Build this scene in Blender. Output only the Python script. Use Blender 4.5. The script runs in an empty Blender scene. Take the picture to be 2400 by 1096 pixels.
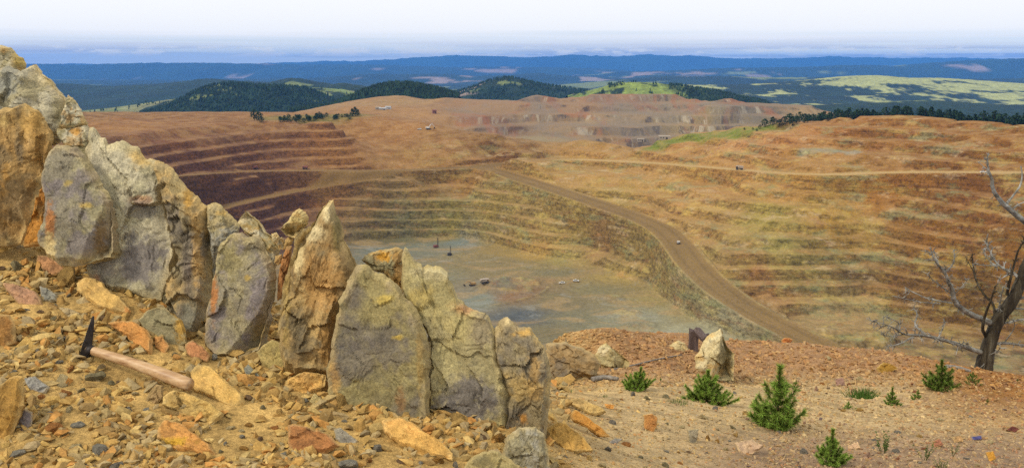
import bpy, bmesh, math, random
import numpy as np
from mathutils import Vector, Matrix

# ---------------------------------------------------------------- camera
W0, H0, FPX, HORIZON = 2400.0, 1096.0, 2078.0, 143.0
PITCH = math.atan((H0 / 2 - HORIZON) / FPX)
SP, CP = math.sin(PITCH), math.cos(PITCH)
scene = bpy.context.scene
COL = scene.collection
cam_d = bpy.data.cameras.new('camera')
cam_d.sensor_width = 36.0
cam_d.lens = 36.0 * FPX / W0
cam_d.clip_start = 0.05
cam_d.clip_end = 250000.0
cam = bpy.data.objects.new('camera', cam_d)
COL.objects.link(cam)
cam.location = (0, 0, 0)
cam.rotation_euler = (math.pi / 2 - PITCH, 0, 0)
scene.camera = cam

# ---------------------------------------------------------------- sky
SUN_DIR = Vector((-0.56, -0.40, 0.72)).normalized()       # towards the sun
world = bpy.data.worlds.new('World')
scene.world = world
world.use_nodes = True
wt = world.node_tree
wt.nodes.clear()
def wn(kind, **kw):
    n = wt.nodes.new(kind)
    for k, v in kw.items():
        setattr(n, k, v)
    return n
wl = wt.links.new
out = wn('ShaderNodeOutputWorld')
bg = wn('ShaderNodeBackground')
bg.inputs['Strength'].default_value = 0.1
sky = wn('ShaderNodeTexSky', sky_type='NISHITA')
sky.sun_disc = False
sky.sun_elevation = math.asin(SUN_DIR.z)
sky.sun_rotation = math.atan2(SUN_DIR.x, SUN_DIR.y)
sky.altitude = 3000
tc = wn('ShaderNodeTexCoord')
sep = wn('ShaderNodeSeparateXYZ')
wl(tc.outputs['Generated'], sep.inputs[0])
def wmath(op, a, b=None, c=None):
    n = wn('ShaderNodeMath', operation=op)
    for i, v in enumerate((a, b, c)):
        if v is None:
            continue
        if isinstance(v, (int, float)):
            n.inputs[i].default_value = v
        else:
            wl(v, n.inputs[i])
    return n.outputs[0]
def wnoise(scale_xy, scale_z, detail, rough=0.55, off=0.0):
    m = wn('ShaderNodeMapping')
    m.inputs['Scale'].default_value = (scale_xy, scale_xy, scale_z)
    m.inputs['Location'].default_value = (off, off * 0.7, off * 0.3)
    wl(tc.outputs['Generated'], m.inputs[0])
    n = wn('ShaderNodeTexNoise')
    n.inputs['Scale'].default_value = 1.0
    n.inputs['Detail'].default_value = detail
    n.inputs['Roughness'].default_value = rough
    wl(m.outputs[0], n.inputs['Vector'])
    return n.outputs[0]
def wmix(fac, a, b):
    n = wn('ShaderNodeMix', data_type='RGBA')
    for s, v in ((n.inputs[0], fac), (n.inputs[6], a), (n.inputs[7], b)):
        if isinstance(v, (int, float, tuple)):
            s.default_value = v
        else:
            wl(v, s)
    return n.outputs[2]
def wrange(v, a, b, c=0.0, d=1.0, smooth=True):
    n = wn('ShaderNodeMapRange', interpolation_type='SMOOTHSTEP' if smooth else 'LINEAR')
    wl(v, n.inputs[0])
    for i, q in enumerate((a, b, c, d)):
        n.inputs[i + 1].default_value = q
    return n.outputs[0]
SKY_WHITE = (6.5, 6.5, 6.5, 1)
SKY_PALE = (4.6, 4.95, 5.4, 1)
SKY_GREY = (2.7, 3.1, 4.1, 1)
base = wmix(0.82, sky.outputs[0], SKY_PALE)
streak = wnoise(2.2, 130, 3.0, 0.5, 3.1)
base = wmix(wmath('MULTIPLY', wrange(streak, 0.46, 0.62), 0.9), base, SKY_GREY)
streak2 = wnoise(3.5, 190, 3.0, 0.5, 9.7)
base = wmix(wmath('MULTIPLY', wrange(streak2, 0.5, 0.7), 0.55), base, (4.7, 4.8, 5.1, 1))
# row of small bright cumulus low over the far ranges
puff = wnoise(26, 150, 4.0, 0.6, 5.3)
big = wnoise(3.2, 12, 2.0, 0.5, 1.7)
lowband = wmath('MULTIPLY', wrange(sep.outputs[2], 0.003, 0.007), wrange(sep.outputs[2], 0.009, 0.019, 1.0, 0.0))
pf = wmath('MULTIPLY', wrange(wmath('ADD', puff, wmath('MULTIPLY', big, 0.35)), 0.64, 0.74), lowband)
base = wmix(wmath('MULTIPLY', pf, 0.85), base, (6.4, 6.2, 5.6, 1))
# overcast deck: white from a couple of degrees up and over the whole dome
zz = wmath('ADD', sep.outputs[2], wmath('MULTIPLY', wmath('SUBTRACT', streak, 0.5), 0.05))
deck = wrange(zz, 0.006, 0.036)
wl(wmix(deck, base, SKY_WHITE), bg.inputs['Color'])
wl(bg.outputs[0], out.inputs[0])

# ---------------------------------------------------------------- sun, exposure
sun_d = bpy.data.lights.new('sun', 'SUN')
sun_d.energy = 1.5
sun_d.angle = math.radians(10)
sun_d.color = (1.0, 0.93, 0.80)
sun = bpy.data.objects.new('sun', sun_d)
COL.objects.link(sun)
sun.rotation_euler = SUN_DIR.to_track_quat('Z', 'Y').to_euler()
scene.view_settings.view_transform = 'Standard'
scene.view_settings.look = 'None'
scene.view_settings.exposure = 0.70
scene.view_settings.gamma = 1.0
scene.cycles.use_denoising = False
scene.cycles.max_bounces = 5
scene.cycles.diffuse_bounces = 2
scene.cycles.glossy_bounces = 2
scene.cycles.transparent_max_bounces = 6
scene.cycles.volume_bounces = 1

# ---------------------------------------------------------------- helpers
def pix_dir(px, py):
    u = np.asarray(px, float) - W0 / 2
    v = H0 / 2 - np.asarray(py, float)
    y = v * SP + FPX * CP
    return u / y, (v * CP - FPX * SP) / y          # X and Z per metre of Y
def pix(px, py, D):
    a, b = pix_dir(px, py)
    return np.stack([a * D, np.broadcast_to(np.asarray(D, float), np.shape(a * D)), b * D], -1)
def pixz(px, py, Z):
    a, b = pix_dir(px, py)
    return pix(px, py, Z / b)
def project(X, Y, Z):
    zc = Y * CP - Z * SP
    return W0 / 2 + FPX * X / zc, H0 / 2 - FPX * (Y * SP + Z * CP) / zc

def _hash(i, j, k, seed):
    u = np.uint32
    h = i.astype(np.int32).view(u) * u(374761393) + j.astype(np.int32).view(u) * u(668265263) + np.asarray(k).astype(np.int32).view(u) * u(2147483629) + u((seed * 974634777) & 0xFFFFFFFF)
    h = (h ^ (h >> u(13))) * u(1274126177)
    h = (h ^ (h >> u(16))) * u(2246822519)
    return ((h ^ (h >> u(15))) & u(0xFFFFFF)).astype(np.float32) * np.float32(1 / 0xFFFFFF)
def vnoise(x, y, z=None, seed=0):
    x = np.asarray(x, float); y = np.asarray(y, float)
    x, y = np.broadcast_arrays(x, y)
    i = np.floor(x); j = np.floor(y)
    fx = x - i; fy = y - j
    sx = fx * fx * fx * (fx * (fx * 6 - 15) + 10); sy = fy * fy * fy * (fy * (fy * 6 - 15) + 10)
    def plane(k):
        a = _hash(i, j, k, seed); b = _hash(i + 1, j, k, seed)
        c = _hash(i, j + 1, k, seed); d = _hash(i + 1, j + 1, k, seed)
        return (a + (b - a) * sx) + ((c + (d - c) * sx) - (a + (b - a) * sx)) * sy
    if z is None:
        return plane(np.zeros_like(i)) * 2 - 1
    z = np.asarray(z, float)
    k = np.floor(z); fz = z - k
    sz = fz * fz * fz * (fz * (fz * 6 - 15) + 10)
    p = plane(k); q = plane(k + 1)
    return (p + (q - p) * sz) * 2 - 1
def fbm(x, y, z=None, oct=4, seed=0, gain=0.5, lac=2.03):
    t = 0; a = 1; n = 0
    for o in range(oct):
        t = t + a * vnoise(x, y, z, seed + 17 * o); n += a
        a *= gain; x = x * lac + 5.3; y = y * lac + 1.7
        if z is not None:
            z = z * lac + 3.1
    return t / n
def sstep(a, b, x):
    t = np.clip((x - a) / (b - a), 0, 1)
    return t * t * (3 - 2 * t)
def lin(c):
    c = np.asarray(c, float) / 255.0
    return np.where(c <= 0.04045, c / 12.92, ((c + 0.055) / 1.055) ** 2.4)
def mesh_from(name, verts, faces, cols=None, smooth=True):
    """verts (n,3); faces (m,3|4) int array; cols (n,3) linear base colour"""
    me = bpy.data.meshes.new(name)
    verts = np.asarray(verts, np.float32); faces = np.asarray(faces, np.int32)
    k = faces.shape[1]
    me.vertices.add(len(verts)); me.vertices.foreach_set('co', verts.ravel())
    me.loops.add(faces.size); me.loops.foreach_set('vertex_index', faces.ravel())
    me.polygons.add(len(faces))
    me.polygons.foreach_set('loop_start', np.arange(0, faces.size, k, dtype=np.int32))
    me.polygons.foreach_set('loop_total', np.full(len(faces), k, np.int32))
    me.polygons.foreach_set('use_smooth', np.full(len(faces), smooth, bool))
    me.update(calc_edges=True)
    if cols is not None:
        at = me.color_attributes.new('Col', 'FLOAT_COLOR', 'POINT')
        c4 = np.ones((len(verts), 4), np.float32); c4[:, :3] = cols
        at.data.foreach_set('color', c4.ravel())
    return me
def grid_faces(nr, nc):
    r, c = np.meshgrid(np.arange(nr - 1), np.arange(nc - 1), indexing='ij')
    a = (r * nc + c).ravel()
    return np.stack([a, a + 1, a + nc + 1, a + nc], 1)
def link(name, me, mat=None, parent=None, label=None, cat=None, group=None, kind=None, loc=None):
    o = bpy.data.objects.new(name, me)
    COL.objects.link(o)
    if mat is not None and me is not None and len(me.materials) == 0:
        me.materials.append(mat)
    if parent is not None:
        o.parent = parent
    if loc is not None:
        o.location = loc
    if label: o['label'] = label
    if cat: o['category'] = cat
    if group: o['group'] = group
    if kind: o['kind'] = kind
    return o
def material(name, build):
    m = bpy.data.materials.new(name)
    m.use_nodes = True
    nt = m.node_tree
    b = nt.nodes['Principled BSDF']
    b.inputs['Specular IOR Level'].default_value = 0.2
    b.inputs['Roughness'].default_value = 0.95
    build(nt, b)
    return m
def nnode(nt, kind, **kw):
    n = nt.nodes.new(kind)
    for k, v in kw.items():
        setattr(n, k, v)
    return n
def noise_node(nt, scale, detail=4.0, rough=0.6, vec=None, dist=0.0):
    n = nt.nodes.new('ShaderNodeTexNoise')
    n.inputs['Scale'].default_value = scale
    n.inputs['Detail'].default_value = detail
    n.inputs['Roughness'].default_value = rough
    n.inputs['Distortion'].default_value = dist
    if vec is not None:
        nt.links.new(vec, n.inputs['Vector'])
    return n
def ramp_node(nt, src, stops):
    n = nt.nodes.new('ShaderNodeValToRGB')
    cr = n.color_ramp
    while len(cr.elements) < len(stops):
        cr.elements.new(0.5)
    for e, (p, c) in zip(cr.elements, stops):
        e.position = p
        e.color = tuple(c) + (1,) if len(c) == 3 else c
    nt.links.new(src, n.inputs[0])
    return n
def mix_node(nt, fac, a, b, mode='MIX'):
    n = nt.nodes.new('ShaderNodeMix')
    n.data_type = 'RGBA'; n.blend_type = mode
    for s, v in ((n.inputs[0], fac), (n.inputs[6], a), (n.inputs[7], b)):
        if isinstance(v, (int, float)):
            s.default_value = v
        elif isinstance(v, tuple):
            s.default_value = v if len(v) == 4 else v + (1,)
        else:
            nt.links.new(v, s)
    return n.outputs[2]
def bump_node(nt, b, height, strength, dist):
    n = nt.nodes.new('ShaderNodeBump')
    n.inputs['Strength'].default_value = strength
    n.inputs['Distance'].default_value = dist
    nt.links.new(height, n.inputs['Height'])
    nt.links.new(n.outputs[0], b.inputs['Normal'])
    return n
def colattr_material(name, layers, bump=None, rough=0.95, coord='Object'):
    """vertex base colour times fine noise: layers = [(scale, lo, hi)], bump = (scale, strength, distance)"""
    def build(nt, b):
        a = nnode(nt, 'ShaderNodeVertexColor', layer_name='Col')
        t = nnode(nt, 'ShaderNodeTexCoord')
        c = a.outputs[0]
        for sc, lo, hi in layers:
            n = noise_node(nt, sc, 5, 0.62, t.outputs[coord])
            r = ramp_node(nt, n.outputs[0], [(0.32, (lo,) * 3), (0.68, (hi,) * 3)])
            c = mix_node(nt, 1.0, c, r.outputs[0], 'MULTIPLY')
        nt.links.new(c, b.inputs['Base Color'])
        b.inputs['Roughness'].default_value = rough
        if bump:
            n = noise_node(nt, bump[0], 6, 0.65, t.outputs[coord])
            bump_node(nt, b, n.outputs[0], bump[1], bump[2])
    return material(name, build)
def plain_material(name, rgb, rough=0.7, var=0.25, scale=3.0, metal=0.0):
    def build(nt, b):
        t = nnode(nt, 'ShaderNodeTexCoord')
        n = noise_node(nt, scale, 4, 0.6, t.outputs['Object'])
        r = ramp_node(nt, n.outputs[0], [(0.3, tuple(c * (1 - var) for c in rgb)), (0.7, tuple(min(1, c * (1 + var)) for c in rgb))])
        nt.links.new(r.outputs[0], b.inputs['Base Color'])
        b.inputs['Roughness'].default_value = rough
        b.inputs['Metallic'].default_value = metal
    return material(name, build)
ALB = 0.80       # picture brightness -> base colour

# ================================================================ the open pit: one terrain sheet
# survey points: (direction in the picture x, y, elevation below the viewpoint in metres)
SURVEY = [
 # left wall, bench by bench
 (400,320,-107),(531,306,-107),(604,300,-107),(780,295,-107),
 (400,347,-118),(546,328,-118),(648,319,-118),(783,310,-118),
 (400,370,-129),(546,350,-129),(692,335,-129),(838,329,-129),
 (415,395,-140),(546,371,-140),(692,355,-140),(838,351,-140),
 (423,413,-148),(575,400,-157),(721,398,-162),(896,402,-165),
 (452,452,-168),(634,430,-172),(721,422,-174),
 (525,484,-191),(663,452,-189),(780,433,-182),(896,415,-174),
 (450,512,-190),(575,498,-200),(663,485,-204),(750,476,-204),
 (610,516,-211),(692,503,-213),(500,580,-232),(650,570,-240),
 # plateau above it
 (100,300,-93),(300,300,-95),(430,283,-97),(600,281,-98),(700,275,-99),(840,275,-101),
 (100,266,-100),(300,265,-100),(430,264,-100),(600,263,-100),(850,259,-101),(730,266,-100),
 # centre wall
 (820,575,-250),(950,562,-250),(1080,562,-250),(1180,585,-250),(1280,608,-250),(1400,635,-250),(1480,665,-250),(1530,705,-250),(1545,745,-250),(1510,790,-250),
 (850,520,-226),(950,505,-218),(1080,505,-218),(900,470,-200),(1020,460,-195),(850,440,-188),(1000,425,-180),(1110,440,-188),(1180,490,-206),
 (1130,410,-169),(1200,545,-230),(1300,565,-230),(1300,520,-211),(1420,560,-224),(1420,600,-238),(1500,600,-226),(1560,660,-236),
 # dump dome behind the junction
 (1000,395,-168),(850,282,-105),(930,282,-106),(1000,292,-111),(1060,303,-118),(1100,313,-123),(1150,330,-133),(1190,349,-143),
 (900,340,-139),(1000,345,-140),(1080,350,-143),(1130,370,-155),(900,375,-156),
 # around the main road, right side
 (1270,372,-158),(1350,348,-147),(1450,338,-141),(1250,352,-147),(1500,378,-150),(1733,396,-140),(1900,410,-133),(2100,402,-125),(2400,402,-115),(2600,402,-110),
 (1500,350,-136),(1650,340,-121),(1800,350,-115),(2000,330,-100),(2150,330,-98),(2300,340,-95),(2550,340,-92),
 (1560,333,-132),(1660,316,-118),(1790,295,-98),(1880,280,-85),(2000,268,-74),(2100,268,-72),(2200,272,-72),(2300,279,-72),(2400,289,-74),(2560,300,-74),
 # right wall
 (1950,430,-140),(1950,520,-173),(1950,640,-215),(1950,700,-235),(2050,700,-235),(2050,640,-215),(2050,520,-173),
 (1830,690,-232),(1830,640,-216),(1800,520,-176),
 (2300,460,-137),(2300,520,-158),(2300,640,-201),(2300,760,-246),(2150,520,-166),(2150,640,-208),(2150,720,-238),(2450,520,-150),(2450,640,-195),(2450,780,-246),
 (1950,740,-236),(2060,750,-236),(2080,775,-237),(1900,770,-238),(2150,800,-256),(2250,830,-258),(2400,840,-258),
 # between ramp and road
 (1700,600,-202),(1700,500,-175),(1700,430,-154),(1600,470,-172),(1500,430,-166),(1400,410,-162),(1350,430,-170),(1620,690,-238),
 # floor
 (1000,650,-264),(1150,690,-264),(1300,690,-264),(1300,780,-264),(1200,630,-262),(900,700,-262),(1000,800,-262),(1200,850,-262),(1400,740,-262),(1420,820,-262),(750,680,-262),
 (1700,830,-256),(1600,800,-256),(1900,850,-256),
]
SURVEY += [
 # second pit behind: floor, dump lifts, plateau and rim
 (1170,332,-150),(1250,328,-150),(1350,326,-150),(1450,322,-150),(1550,318,-149),(1165,320,-145),(1230,318,-145),
 (1290,300,-134),(1400,300,-134),(1500,302,-134),(1650,295,-132),(1750,291,-130),
 (1105,293,-127),(1200,290,-127),(1275,284,-125),(1350,278,-121),(1450,280,-121),(1600,275,-118),(1720,273,-116),
 (1250,262,-109),(1350,258,-106),(1450,256,-106),(1600,257,-106),(1720,263,-107),(1820,276,-114),
 (1000,264,-106),(1060,263,-106),(1130,262,-106),(1180,258,-106),(1060,290,-122),(1020,285,-118),
 (900,262,-104),(950,250,-102),(1000,245,-101),(1100,245,-101),(1180,248,-100),(1290,243,-96),(880,247,-103),(790,252,-103),
 (1000,235,-97),(1100,233,-92),(1200,232,-88),(950,229,-94),(1060,227,-89),(1400,234,-89),(1550,236,-91),(1680,242,-94),
 (1130,224,-84),(1250,222,-78),(1400,220,-77),(1550,220,-77),(1700,228,-82),(1800,238,-90),(1900,250,-99),(1960,260,-106),(950,225,-92),
]
SURVEY_XYZ = [
 (-30,1490,-156),(100,1500,-158),(220,1510,-158),(330,1510,-156),(430,1530,-150),
 (1300,1400,-180),(1200,2400,-240),(1600,3000,-340),(800,3100,-260),(0,3150,-260),(-700,3150,-260),(600,2700,-200),(200,2950,-200),(-200,2900,-170),(900,2200,-200),
 (-500,2000,-125),(-900,2000,-140),(-700,2600,-190),(-1300,1500,-110),(-1100,1100,-95),(-1500,2600,-200),(-1700,3100,-260),
 (-640,950,-104),(-600,950,-129),(-540,950,-162),(-470,950,-204),(-400,950,-244),(-700,700,-107),(-640,700,-140),(-580,700,-180),(-500,700,-220),(-430,700,-250),(-860,900,-92),(-840,700,-90),(-500,500,-235),(-650,450,-190),
 (-200,500,-250),(100,480,-252),(400,560,-252),(650,640,-235),(800,700,-190),(900,900,-110),(1100,1100,-90),
 (-600,300,-150),(-200,300,-160),(200,300,-170),(600,350,-170),(-500,60,-40),(0,60,-42),(500,60,-44),(-200,150,-85),(250,150,-88),(1400,700,-90),(-1300,600,-90),(1800,1800,-250),(-1800,2000,-170),
]
_p = np.array(SURVEY, float)
pts = [pixz(_p[:, 0], _p[:, 1], _p[:, 2])]
pts.append(np.array(SURVEY_XYZ, float))
_b = []
for q in ((1790,295,-98),(1880,280,-85),(2000,268,-74),(2100,268,-72),(2200,272,-72),(2300,279,-72),(2400,289,-74),(2560,300,-74)):
    c = pixz(*q); a = c[0] / c[1]                      # the hill falls away behind its crest
    for dd, dz in ((45, 12), (130, 55), (280, 135)):
        _b.append((a * (c[1] + dd), c[1] + dd, c[2] - dz))
for q in ((950,225,-92),(1060,227,-89),(1130,224,-84),(1250,222,-78),(1400,220,-77),(1550,220,-77),(1700,228,-82),(1800,238,-90),(1900,250,-99)):
    c = pixz(*q); a = c[0] / c[1]
    for dd, dz in ((40, 7), (110, 26), (260, 70)):
        _b.append((a * (c[1] + dd), c[1] + dd, c[2] - dz))
pts.append(np.array(_b))
CTRL = np.concatenate(pts)
def tps_fit(P, smooth=0.0, scale=1.0):
    xy = P[:, :2] / scale
    d = np.hypot(xy[:, None, 0] - xy[None, :, 0], xy[:, None, 1] - xy[None, :, 1])
    K = np.where(d > 0, d * d * np.log(d + 1e-12), 0) + np.eye(len(P)) * smooth
    Q = np.c_[np.ones(len(P)), xy]
    A = np.zeros((len(P) + 3,) * 2); A[:len(P), :len(P)] = K; A[:len(P), len(P):] = Q; A[len(P):, :len(P)] = Q.T
    return np.linalg.solve(A, np.r_[P[:, 2], 0, 0, 0]), xy, scale
def tps_eval(fit, x, y):
    w, xy, sc = fit
    x = np.asarray(x, float).ravel() / sc; y = np.asarray(y, float).ravel() / sc
    o = np.empty(len(x))
    for s in range(0, len(x), 20000):
        a = x[s:s + 20000]; b = y[s:s + 20000]
        d2 = (a[:, None] - xy[None, :, 0]) ** 2 + (b[:, None] - xy[None, :, 1]) ** 2
        o[s:s + 20000] = (0.5 * d2 * np.log(d2 + 1e-18)) @ w[:-3] + w[-3] + w[-2] * a + w[-1] * b
    return o
FIT = tps_fit(CTRL, 2e-4, 200.0)
GX0, GX1, GY0, GY1, GS = -2000.0, 2000.0, 40.0, 3300.0, 10.0
gx = np.arange(GX0, GX1 + GS, GS); gy = np.arange(GY0, GY1 + GS, GS)
MX, MY = np.meshgrid(gx, gy)
COARSE = tps_eval(FIT, MX, MY).reshape(MX.shape)
def smooth_h(X, Y):
    fx = np.clip((X - GX0) / GS, 0, len(gx) - 1.001); fy = np.clip((Y - GY0) / GS, 0, len(gy) - 1.001)
    i = fx.astype(int); j = fy.astype(int); a = fx - i; b = fy - j
    return (COARSE[j, i] * (1 - a) + COARSE[j, i + 1] * a) * (1 - b) + (COARSE[j + 1, i] * (1 - a) + COARSE[j + 1, i + 1] * a) * b
# haul roads: (x, y, elevation) in the picture, half width in metres
ROADS = [
 ([(2620,404,-110),(2400,405,-115),(2100,403,-125),(1900,412,-133),(1733,398,-140),(1500,380,-150),(1350,374,-156),(1270,374,-158.5),(1140,390,-166)], 14),
 ([(1180,383,-163.5),(1100,393,-167),(1000,404,-170),(896,416,-174.5),(780,433,-182),(663,453,-189),(525,485,-192),(400,522,-198)], 12),
 ([(1150,391,-166),(896,402,-165.5),(721,399,-162),(575,402,-158),(423,411,-147),(250,428,-136)], 11),
 ([(1130,392,-166.3),(1250,427,-172),(1400,477,-182),(1540,525,-194),(1590,570,-202),(1625,622,-210),(1700,690,-222),(1800,750,-233),(1900,800,-241),(1990,850,-247)], 18.5),
]
ROAD3D = [(np.array([pixz(*q) for q in r]), w) for r, w in ROADS]
def chaikin(P, n=3):
    for _ in range(n):
        q = P[:-1] * 0.75 + P[1:] * 0.25; r = P[:-1] * 0.25 + P[1:] * 0.75
        P = np.concatenate([P[:1], np.stack([q, r], 1).reshape(-1, P.shape[1]), P[-1:]])
    return P
ROAD3D = [(chaikin(P, 2), w) for P, w in ROAD3D]
def near_path(P, X, Y, margin=70.0):
    """distance to a path in plan and the path's height there; far points get a large distance"""
    shp = X.shape
    X = X.ravel(); Y = Y.ravel()
    best = np.full(len(X), 1e9); zz = np.zeros(len(X))
    sel = np.nonzero((X > P[:, 0].min() - margin) & (X < P[:, 0].max() + margin) & (Y > P[:, 1].min() - margin) & (Y < P[:, 1].max() + margin))[0]
    for a, b in zip(P[:-1], P[1:]):
        k = sel[(X[sel] > min(a[0], b[0]) - margin) & (X[sel] < max(a[0], b[0]) + margin)]
        k = k[(Y[k] > min(a[1], b[1]) - margin) & (Y[k] < max(a[1], b[1]) + margin)]
        dx, dy = b[0] - a[0], b[1] - a[1]
        L = dx * dx + dy * dy + 1e-9
        xx, yy = X[k], Y[k]
        t = np.clip(((xx - a[0]) * dx + (yy - a[1]) * dy) / L, 0, 1)
        d = np.hypot(xx - a[0] - t * dx, yy - a[1] - t * dy)
        m = d < best[k]
        best[k[m]] = d[m]; zz[k[m]] = a[2] + t[m] * (b[2] - a[2])
    return best.reshape(shp), zz.reshape(shp)
BH = 12.5
def poly_mask(poly, X, Y, soft):
    """1 inside a polygon given in plan, falling to 0 over soft metres outside"""
    P = np.array(poly, float); Q = np.roll(P, -1, 0)
    ins = np.zeros(X.shape, bool); d = np.full(X.shape, 1e9)
    for (ax, ay), (bx, by) in zip(P, Q):
        c = ((ay > Y) != (by > Y)) & (X < (bx - ax) * (Y - ay) / (by - ay + 1e-12) + ax)
        ins ^= c
        dx, dy = bx - ax, by - ay
        t = np.clip(((X - ax) * dx + (Y - ay) * dy) / (dx * dx + dy * dy + 1e-9), 0, 1)
        d = np.minimum(d, np.hypot(X - ax - t * dx, Y - ay - t * dy))
    return np.where(ins, 1.0, 1 - np.clip(d / soft, 0, 1))
def plan(pp):
    return [tuple(pixz(a, b, z)[:2]) for a, b, z in pp]
DOME = plan([(850,284,-105),(930,280,-106),(1060,303,-118),(1190,349,-143),(1160,376,-158),(1000,392,-167),(900,396,-165),(850,370,-152)])
def pit_height(X, Y):
    h = smooth_h(X, Y)
    h = h + (4.2 * fbm(X / 75, Y / 75, oct=3, seed=3) + 3.0 * fbm(X / 160, Y / 160, oct=2, seed=4) * sstep(100, 300, X)) * sstep(1750, 1500, Y) + (1.0 + 1.4 * sstep(0, 250, X)) * fbm(X / 24, Y / 24, oct=3, seed=5)
    floor = -250 + 0.5 * fbm(X / 40, Y / 40, oct=4, seed=8)
    t = (h + 400) / BH
    k = np.floor(t); fr = t - k
    e = 0.62 + 0.10 * vnoise(X / 45, Y / 45, seed=21) + 0.12 * sstep(250, 420, X) * sstep(-142, -128, h)
    step = np.where(fr < e, 0.10 * fr / e, 0.10 + 0.90 * (fr - e) / (1 - e))
    step = step + 0.03 * np.exp(-((fr - 0.05) / 0.05) ** 2) * 0
    terr = (k + step) * BH - 400
    # benches are cut in the pit; dumps and plateaus are smooth, some faces have crumbled
    amt = sstep(1640, 1520, Y) * sstep(-80, -104, h - 24 * sstep(150, 350, X))
    amt = amt * (1 - 0.95 * poly_mask(DOME, X, Y, 25))
    amt = amt * (1 - 0.35 * sstep(0.12, 0.5, fbm(X / 120, Y / 120, oct=2, seed=31)) * sstep(50, 350, X))
    amt = amt * (1 - 0.7 * sstep(0.10, 0.40, fbm(X / 42, Y / 42, oct=3, seed=33)) * sstep(-100, 150, X))
    z = h + (terr - h) * amt
    # second pit: big dump lifts
    h2 = h + 6 * fbm(X / 170, Y / 170, oct=3, seed=12)
    t2 = (h2 + 510) / 18.0; k2 = np.floor(t2); f2 = t2 - k2
    lift = (k2 + np.where(f2 < 0.55, 0.06 * f2 / 0.55, 0.06 + 0.94 * (f2 - 0.55) / 0.45)) * 18 - 510
    a2 = sstep(1580, 1660, Y) * sstep(-190, -110, X) * sstep(2400, 2250, Y)
    z = z + (lift - z) * a2 * 0.9
    z = z + 0.9 * a2 * fbm(X / 12, Y / 160, oct=2, seed=44)
    z = np.maximum(z, floor)
    # ore heaps and windrows on the floor
    for px, py, r, hh, el in ((1180,668,26,12,1.0),(1150,676,18,8,1.3),(1235,662,22,7,2.0),(1205,680,20,6,1.4),(1290,660,25,3,2.5),(1345,655,12,2.5,1.6),(1420,700,16,3,1.8),(1470,735,20,5,1.2),(1500,765,22,6,1.0),(1390,775,14,2,1.5),(1080,600,14,2.5,2.2),(990,640,18,3,1.6),(1250,625,12,2,2.5)):
        c = pixz(px, py, -250)
        dd = np.hypot((X - c[0]) / el, (Y - c[1]))
        z = np.maximum(z, floor + hh * (1 - dd / r) + 2.2 * fbm(X / 9, Y / 9, oct=3, seed=7)) if hh else z
    wr = np.array([pixz(*q) for q in ((1150,716,-249),(1210,705,-249),(1260,690,-249),(1282,678,-249),(1285,672,-249))])
    d, _ = near_path(chaikin(wr), X, Y)
    z = z + 2.2 * np.exp(-(d / 2.6) ** 2)
    c = pixz(1240, 746, -250)
    rr = np.hypot(X - c[0], (Y - c[1]) * 1.0)
    z = z + 1.0 * np.exp(-((rr - 22) / 4) ** 2) - 1.2 * sstep(21, 12, rr)
    road = np.zeros(X.shape)
    for P, w in ROAD3D:
        d, rz = near_path(P, X, Y)
        m = 1 - sstep(w, w + 9, d)
        z = z + (rz - z) * m
        z = z + 1.6 * np.exp(-((d - w - 1.5) / 1.6) ** 2) * (vnoise(X / 30, Y / 30, seed=2) > -0.75)
        road = np.maximum(road, 1 - sstep(w - 3, w + 1, d))
    return z, road, amt, h, a2

npx = 740
pxs = np.linspace(-140, 2540, npx)
ys = np.concatenate([np.geomspace(60, 640, 26, endpoint=False), np.arange(640, 720, 3.0), np.arange(720, 1200, 1.6), np.arange(1200, 1500, 1.85), np.arange(1500, 1660, 6), np.arange(1660, 2350, 6), np.arange(2350, 3000, 25)])
ang, _ = pix_dir(pxs, np.full(npx, 300.0))
PY_, PA_ = np.meshgrid(ys, ang, indexing='ij')
PX_ = PA_ * PY_
PZ_, ROADM, AMT, HS, A2 = pit_height(PX_, PY_)
def pit_z(X, Y):
    a = X / Y
    c = np.clip((a - ang[0]) / (ang[1] - ang[0]), 0, npx - 1.001); r = np.clip(np.interp(Y, ys, np.arange(len(ys))), 0, len(ys) - 1.001)
    i, j = int(r), int(c); f, g = r - i, c - j
    return float((PZ_[i, j] * (1 - g) + PZ_[i, j + 1] * g) * (1 - f) + (PZ_[i + 1, j] * (1 - g) + PZ_[i + 1, j + 1] * g) * f)
def ray_hit(px, py, zoff=0.0):
    """where the line of sight through a picture point meets the pit terrain"""
    a, b = pix_dir(px, py)
    c = int(np.clip(round(float((a - ang[0]) / (ang[1] - ang[0]))), 0, npx - 1))
    k = np.nonzero((PZ_[:, c] >= b * ys) & (ys > 560))[0]
    D = 2900.0
    if len(k):
        k = k[0]; e1 = PZ_[k, c] - b * ys[k]; e0 = PZ_[k - 1, c] - b * ys[k - 1]
        D = float(ys[k] - (ys[k] - ys[k - 1]) * e1 / (e1 - e0 + 1e-9))
    return Vector((float(a * D), D, pit_z(float(a * D), D) + zoff))

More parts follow.
